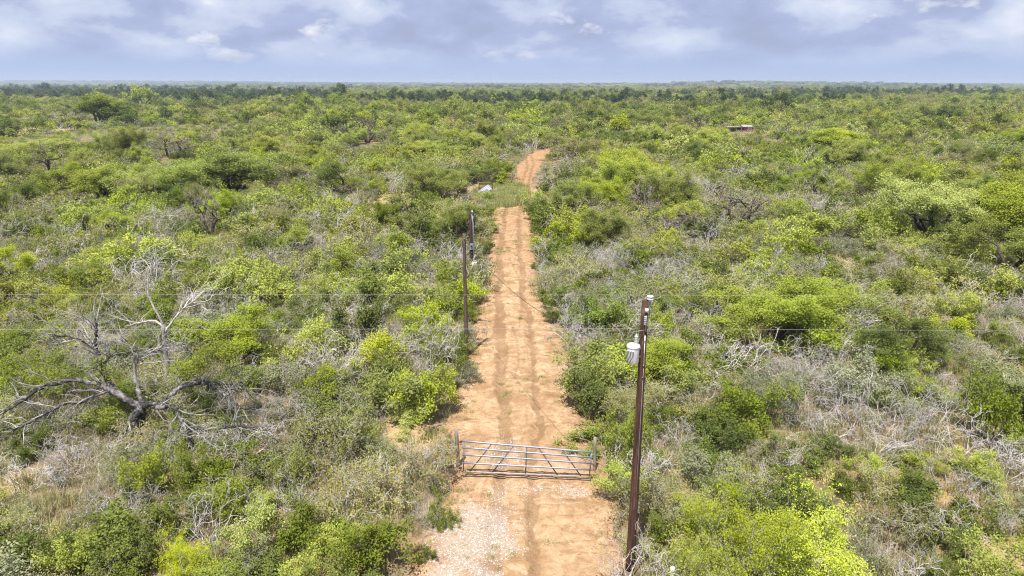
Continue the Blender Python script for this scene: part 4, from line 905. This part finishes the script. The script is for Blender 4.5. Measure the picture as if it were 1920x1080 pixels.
# near shrubs
p = cells(12.5, 60, 1.32); sizes = rs.lognormal(-0.12, 0.32, len(p)) * np.interp(p[:, 1], [15, 45], [0.84, 1.0]); p_ok = free(p, 0.75 * sizes)
p = p[p_ok]; sizes = sizes[p_ok]
kinds = choose(p, dict(lime=(1.05, 6), green=(1.25, 5), sage=(0.8, 7), olive=(1.25, 6), dead=(1.75, 4)), 100)
order = np.argsort(np.hypot(p[:, 0], p[:, 1]) - 3 * (kinds == 'dead'))
LIM = {'shrub': 300, 'dead brush': 240}
for i in order:
    sp = kinds[i]; x, y = p[i]; s = float(sizes[i]); v = int(rs.integers(NV[sp])); rz = float(rs.uniform(0, 6.28)); cat = KIND[sp][2]
    sz = s * float(rs.uniform(0.8, 1.25))
    vis = abs(x) < 0.76 * (y * ct + (H - 1) * st) and y > 14.2
    if vis and COUNT[cat] < LIM[cat]: plant(sp, v, float(x), float(y), (s, sz), rz)
    elif vis or y < 60: to_stuff('brush' if sp != 'dead' else 'dead_thicket', sp, v, 0 if y < 40 else 1, x, y, s, sz, rz)
# farther shrubs
p = cells(60, 175, 1.75); sizes = rs.lognormal(0.02, 0.27, len(p)); ok = free(p, 1.0 * sizes); sizes = np.where(low(p), np.minimum(sizes, 1) * 0.62, sizes); p = p[ok]; sizes = sizes[ok]
kinds = choose(p, dict(lime=(1.0, 9), green=(1.1, 8), sage=(0.6, 9), olive=(1.45, 8), dead=(1.45, 5)), 200)
for (x, y), sp, s in zip(p, kinds, sizes): to_stuff('brush' if sp != 'dead' else 'dead_thicket', sp, int(rs.integers(NV[sp])), 1 if y < 110 else 2, x, y, s * 1.12, s * rs.uniform(0.9, 1.4), rs.uniform(0, 6.28))
p = cells(175, 620, 3.6, 15); sizes = rs.lognormal(0.5, 0.25, len(p)); ok = free(p, 1.2 * sizes); sizes = np.where(low(p), np.minimum(sizes, 1.2) * 0.62, sizes); p = p[ok]; sizes = sizes[ok]
kinds = choose(p, dict(lime=(1.0, 25), green=(1.2, 22), sage=(0.5, 25), olive=(1.2, 22), dead=(0.5, 16)), 300)
for (x, y), sp, s in zip(p, kinds, sizes): to_stuff('far_brush', sp, int(rs.integers(NV[sp])), 2, x, y, s * 1.2, s, rs.uniform(0, 6.28))
# trees
p = cells(17, 175, 5.2); dens = np.interp(p[:, 1], [17, 45, 70, 120, 175], [0.05, 0.14, 0.34, 0.55, 0.75]) * (0.35 + 1.3 * fbm(p[:, 0] / 22, p[:, 1] / 22, 61))
ok = (rs.random(len(p)) < dens) & free(p, 2.0) & ~low(p); p = p[ok]
kinds = choose(p, dict(mesquite=(1.1, 20), mesquite_green=(1.0, 22), mesquite_olive=(0.8, 18), bare=(0.7, 16)), 400); kinds = np.where((kinds == 'mesquite') & (p[:, 1] > 55) & (rs.random(len(p)) < 0.4), 'mesquite_big', kinds).astype('<U14')
order = np.argsort(p[:, 1])
for i in order:
    x, y = p[i]; sp = kinds[i]; v = int(rs.integers(NV[sp])); s = float(rs.uniform(0.62, 1.0) * np.interp(y, [20, 60], [0.72, 1.0])); sz = s * float(rs.uniform(0.75, 1.05)); rz = float(rs.uniform(0, 6.28))
    vis = abs(x) < 0.77 * (y * ct + H * st)
    if vis and COUNT['tree'] < 200: plant(sp, v, float(x), float(y), (s, sz), rz)
    else: to_stuff('far_woodland', sp, v, 1, x, y, s, sz, rz)
p = cells(170, 900, 7.2, 20); ok = (rs.random(len(p)) < 0.45 + 0.75 * fbm(p[:, 0] / 60, p[:, 1] / 60, 65)) & free(p, 3.0) & ~low(p); p = p[ok]
def cloud_shade_band(p):                                  # dark stands farther out; their leaf colour stands in for cloud shadow
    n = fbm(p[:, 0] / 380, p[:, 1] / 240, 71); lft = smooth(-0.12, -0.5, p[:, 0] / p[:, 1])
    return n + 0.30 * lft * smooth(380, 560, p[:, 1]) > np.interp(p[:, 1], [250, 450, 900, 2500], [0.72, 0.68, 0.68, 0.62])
kinds = choose(p, dict(mesquite=(1.25, 40), mesquite_green=(1.25, 45), mesquite_olive=(0.8, 40), bare=(0.3, 30)), 500); kinds = np.where(cloud_shade_band(p) & (rs.random(len(p)) < 0.85), 'oak', kinds)
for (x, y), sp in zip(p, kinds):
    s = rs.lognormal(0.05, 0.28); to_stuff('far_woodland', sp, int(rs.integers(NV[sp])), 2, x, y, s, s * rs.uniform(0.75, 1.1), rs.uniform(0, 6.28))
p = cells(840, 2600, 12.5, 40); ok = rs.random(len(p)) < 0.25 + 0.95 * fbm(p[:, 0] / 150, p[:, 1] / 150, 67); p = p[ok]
kinds = choose(p, dict(mesquite=(1.3, 160), mesquite_green=(1.2, 170), mesquite_olive=(0.9, 160)), 600); kinds = np.where(cloud_shade_band(p) & (rs.random(len(p)) < 0.85), 'oak', kinds)
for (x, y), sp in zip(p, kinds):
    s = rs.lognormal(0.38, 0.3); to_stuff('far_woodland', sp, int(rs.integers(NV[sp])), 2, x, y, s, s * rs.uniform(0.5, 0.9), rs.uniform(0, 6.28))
p = cells(2450, 9000, 40, 100); ok = rs.random(len(p)) < 0.15 + 1.0 * fbm(p[:, 0] / 600, p[:, 1] / 600, 69); p = p[ok]
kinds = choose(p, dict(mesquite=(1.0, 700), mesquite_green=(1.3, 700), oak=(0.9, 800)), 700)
for (x, y), sp in zip(p, kinds):
    s = rs.lognormal(1.6, 0.45); to_stuff('far_woodland', sp, int(rs.integers(NV[sp])), 2, x, y, s, min(s * rs.uniform(0.12, 0.45), 2.8), rs.uniform(0, 6.28))

plant_all()
# grass, stones, clods --------------------------------------------------------
def grass_proto(v, mat, n=70, h=0.42, spread=0.22):
    rng = np.random.default_rng(900 + v); b = rng.normal(0, spread, (n, 2)); hh = h * rng.uniform(0.4, 1.2, n); az = rng.uniform(0, 6.28, n); ln = rng.uniform(0.1, 0.7, n) * hh
    w = 0.009; dx, dy = np.cos(az), np.sin(az)
    z = np.zeros(n); base = np.stack([b[:, 0], b[:, 1], z], 1); sd = np.stack([-dy, dx, z], 1) * w
    mid = base + np.stack([dx * ln * 0.35, dy * ln * 0.35, hh * 0.6], 1); tip = base + np.stack([dx * ln, dy * ln, hh], 1)
    V = np.stack([base - sd, base + sd, mid + sd, mid - sd, tip + sd * 0.2, tip - sd * 0.2], 1).reshape(-1, 3)
    q = np.arange(n)[:, None] * 6; F = np.vstack([q + np.array((0, 1, 2, 3)), q + np.array((3, 2, 4, 5))])
    return mesh_from('tuft', V, F, [mat], None, False, np.repeat(rng.random(n), 6))
def stone_proto(v, mat):
    rng = np.random.default_rng(v + 50); m = bpy.data.meshes.new('stone'); import bmesh
    bm = bmesh.new(); bmesh.ops.create_icosphere(bm, subdivisions=1, radius=1)
    for q in bm.verts: q.co = Vector((q.co.x * rng.uniform(0.7, 1.2), q.co.y * rng.uniform(0.6, 1.1), q.co.z * rng.uniform(0.45, 0.75)))
    bm.to_mesh(m); bm.free(); m.materials.append(mat); return m

def scatter(name, label, cat, meshes, idx, pos, scl, rz):
    """one object: points that carry copies of the meshes"""
    col = bpy.data.collections.new(name + '_source')
    for k, me in enumerate(meshes): col.objects.link(bpy.data.objects.new(f'{name}_source_{k:03d}', me))
    n = len(pos); me = bpy.data.meshes.new(name); me.vertices.add(n); me.vertices.foreach_set('co', np.asarray(pos, np.float32).ravel())
    a = me.attributes.new('pick', 'INT', 'POINT'); a.data.foreach_set('value', np.asarray(idx, np.int32))
    a = me.attributes.new('size', 'FLOAT_VECTOR', 'POINT'); a.data.foreach_set('vector', np.asarray(scl, np.float32).ravel())
    a = me.attributes.new('turn', 'FLOAT_VECTOR', 'POINT'); t = np.zeros((n, 3), np.float32); t[:, 2] = rz; a.data.foreach_set('vector', t.ravel())
    me.update(); o = link(name, me); tag(o, label, cat, None, 'stuff')
    g = bpy.data.node_groups.new(name + '_scatter', 'GeometryNodeTree'); g.is_modifier = True
    g.interface.new_socket('Geometry', in_out='INPUT', socket_type='NodeSocketGeometry'); g.interface.new_socket('Geometry', in_out='OUTPUT', socket_type='NodeSocketGeometry')
    N = g.nodes; L = g.links; gi = N.new('NodeGroupInput'); go = N.new('NodeGroupOutput')
    ci = N.new('GeometryNodeCollectionInfo'); ci.inputs['Collection'].default_value = col; ci.inputs['Separate Children'].default_value = True; ci.inputs['Reset Children'].default_value = True
    ip = N.new('GeometryNodeInstanceOnPoints'); ip.inputs['Pick Instance'].default_value = True
    def at(nm, ty): q = N.new('GeometryNodeInputNamedAttribute'); q.data_type = ty; q.inputs['Name'].default_value = nm; return q.outputs['Attribute']
    L.new(gi.outputs[0], ip.inputs['Points']); L.new(ci.outputs[0], ip.inputs['Instance'])
    L.new(at('pick', 'INT'), ip.inputs['Instance Index']); L.new(at('size', 'FLOAT_VECTOR'), ip.inputs['Scale'])
    er = N.new('FunctionNodeEulerToRotation'); L.new(at('turn', 'FLOAT_VECTOR'), er.inputs[0]); L.new(er.outputs[0], ip.inputs['Rotation'])
    L.new(ip.outputs[0], go.inputs[0])
    md = o.modifiers.new('scatter', 'NODES'); md.node_group = g
    return o
STXT = {'brush': ('mixed green and olive brush filling the land between the nearer shrubs', 'brush'),
        'dead_thicket': ('pale grey leafless thickets scattered through the farther brush', 'dead brush'),
        'far_brush': ('distant low green brush blending into one mass', 'brush'),
        'far_woodland': ('distant mesquite woodland reaching to the horizon, some stands coloured dark as cloud shadow', 'woodland')}
for name, rows in STUFF.items():
    keys = sorted({r[:3] for r in rows}); kid = {k: i for i, k in enumerate(keys)}; meshes = []
    for sp, v, lod in keys:
        q = proto(sp, v, max(lod, 1)) if lod else None
        if lod == 0:                          # near ones at full detail: wood and leaves in one mesh
            q = proto(sp, v); a, b = q['stem'], q['crown']
            va = np.zeros(len(a.vertices) * 3); a.vertices.foreach_get('co', va); vb = np.zeros(len(b.vertices) * 3); b.vertices.foreach_get('co', vb)
            fa = np.zeros(len(a.loops), int); a.loops.foreach_get('vertex_index', fa); fb = np.zeros(len(b.loops), int); b.loops.foreach_get('vertex_index', fb)
            lv = np.zeros(len(b.vertices)); b.attributes['lv'].data.foreach_get('value', lv); mib = np.zeros(len(b.polygons), int); b.polygons.foreach_get('material_index', mib)
            V = np.vstack([vb.reshape(-1, 3), va.reshape(-1, 3)]); F = np.vstack([fb.reshape(-1, 4), fa.reshape(-1, 4) + len(b.vertices)])
            mats = list(b.materials) + [a.materials[0]]; mi = np.r_[mib, np.full(len(a.polygons), len(mats) - 1)]
            meshes.append(mesh_from(sp, V, F, mats, mi, False, np.r_[lv, np.zeros(len(a.vertices))]))
        else: meshes.append(q['mesh'])
    R = np.array([(kid[r[:3]], r[3], r[4], r[5], r[6], r[7]) for r in rows], float)
    pos = np.stack([R[:, 1], R[:, 2], terrain(R[:, 1], R[:, 2])], 1); scl = np.stack([R[:, 3], R[:, 3], R[:, 4]], 1)
    scatter(name, *STXT[name], meshes, R[:, 0], pos, scl, R[:, 5])

def ground_z(x, y): return np.where(road_dist(x, y) < 0, road_z(x, y), 0.0)
p = cells(13, 75, 0.62, 6); rd = road_dist(p[:, 0], p[:, 1]); keep = (rd > 0.1) & (rs.random(len(p)) < np.where(clear_amt(p[:, 0], p[:, 1]) > 0.5, 0.22, 0.9)); p = p[keep]
s = np.minimum(rs.lognormal(-0.15, 0.28, len(p)), 1.15) * np.interp(road_dist(p[:, 0], p[:, 1]), [0, 1.2], [0.45, 1])
scatter('grass', 'dry olive bunch grass between the shrubs', 'grass', [grass_proto(k, M['grass']) for k in range(2)] + [grass_proto(7 + k, M['grass_green']) for k in range(3)], rs.integers(0, 5, len(p)), np.stack([p[:, 0], p[:, 1], ground_z(p[:, 0], p[:, 1]) - 0.03], 1), np.stack([s, s, s], 1), rs.uniform(0, 6.28, len(p)))
# green grass strip across the track and weeds on it
cx, cy = G(952, 366).x, G(952, 366).y
q = np.stack([rs.uniform(-4.2, 2.6, 2600) + cx, rs.uniform(-11, 12, 2600) + cy], 1); dq = np.sqrt(((q[:, 0] - cx + 0.6) / 3.0) ** 2 + ((q[:, 1] - cy - 1) / 9.0) ** 2) + 1.3 * (fbm(q[:, 0] * 0.9, q[:, 1] * 0.35, 5) - 0.5)
tr = np.minimum(*[np.abs(q[:, 0] - np.interp(q[:, 1], ty, tx)) for ty, tx in TRK]); q = q[rs.random(len(q)) < np.clip(1.55 - 1.25 * dq, 0, 1) * np.where(tr < 0.28, 0.25, 1)]
l = []
for _ in range(1500):
    y = rs.uniform(16, 80); a, b = road_edges(y); x = rs.uniform(a, b)
    n = float(fbm(x * 0.8, y * 0.35, 88)); edge = min(x - a, b - x)
    if n > 0.55 and rs.random() < (0.5 if y > 45 or edge < 0.7 else 0.22): l.append((x, y))
l = np.array(l); w = np.vstack([q, l]); s = np.r_[rs.uniform(1.0, 1.9, len(q)), rs.uniform(0.28, 0.55, len(l))]
w[:, 0] += rs.normal(0, 0.05, len(w))
scatter('green_grass', 'fresh green grass crossing the track and sprouting along it', 'grass', [grass_proto(20 + k, M['grass_green'], 80, 0.4, 0.2) for k in range(3)], rs.integers(0, 3, len(w)), np.stack([w[:, 0], w[:, 1], road_z(w[:, 0], w[:, 1]) - 0.03], 1), np.stack([s, s, s * 0.8], 1), rs.uniform(0, 6.28, len(w)))
# limestone gravel
c = np.stack([rs.uniform(-4.5, 4.5, 110000), rs.uniform(13, 30, 110000)], 1); g = gravel_amt(c[:, 0], c[:, 1]); c = c[(rs.random(len(c)) < 0.95 * g ** 1.3) & (road_dist(c[:, 0], c[:, 1]) < 0)]
s = rs.lognormal(-4.35, 0.5, len(c))
scatter('gravel', 'white crushed limestone gravel spread on the road before the gate', 'gravel', [stone_proto(k, M['stone']) for k in range(4)], rs.integers(0, 4, len(c)), np.stack([c[:, 0], c[:, 1], road_z(c[:, 0], c[:, 1]) + 0.012], 1), np.stack([s, s, s], 1), rs.uniform(0, 6.28, len(c)))
c = np.stack([rs.uniform(-5, 5, 22000), rs.uniform(14, 70, 22000)], 1); a, b = road_edges(c[:, 1]); e = np.minimum(c[:, 0] - a, b - c[:, 0]); c = c[(e > -0.1) & (rs.random(len(c)) < np.clip(1.1 - e * 0.8, 0.12, 1))]
s = rs.lognormal(-3.6, 0.4, len(c))
scatter('dirt_clods', 'loose reddish dirt clods along the road edges', 'dirt', [stone_proto(10 + k, M['clod']) for k in range(3)], rs.integers(0, 3, len(c)), np.stack([c[:, 0], c[:, 1], road_z(c[:, 0], c[:, 1]) + 0.012], 1), np.stack([s, s, s], 1), rs.uniform(0, 6.28, len(c)))

# ------------------------------------------------------------------ haze
def haze():
    m, nt, o = nmat('haze_air'); s = NT(nt); v = s.n('ShaderNodeVolumePrincipled'); v.inputs['Density'].default_value = 0.0002
    v.inputs['Color'].default_value = (0.72, 0.84, 0.99, 1); v.inputs['Anisotropy'].default_value = 0.2
    s.l(v.outputs[0], o.inputs['Volume'])
    mb = MB(); mb.box((0, 7750, 13), (31000, 16600, 76)); ob = mb.build('haze', m, None, False)
    tag(ob, 'thin bluish haze over the far brush country', 'haze', None, 'stuff')
haze()
print('COUNTS', COUNT, {k: len(v) for k, v in STUFF.items()})
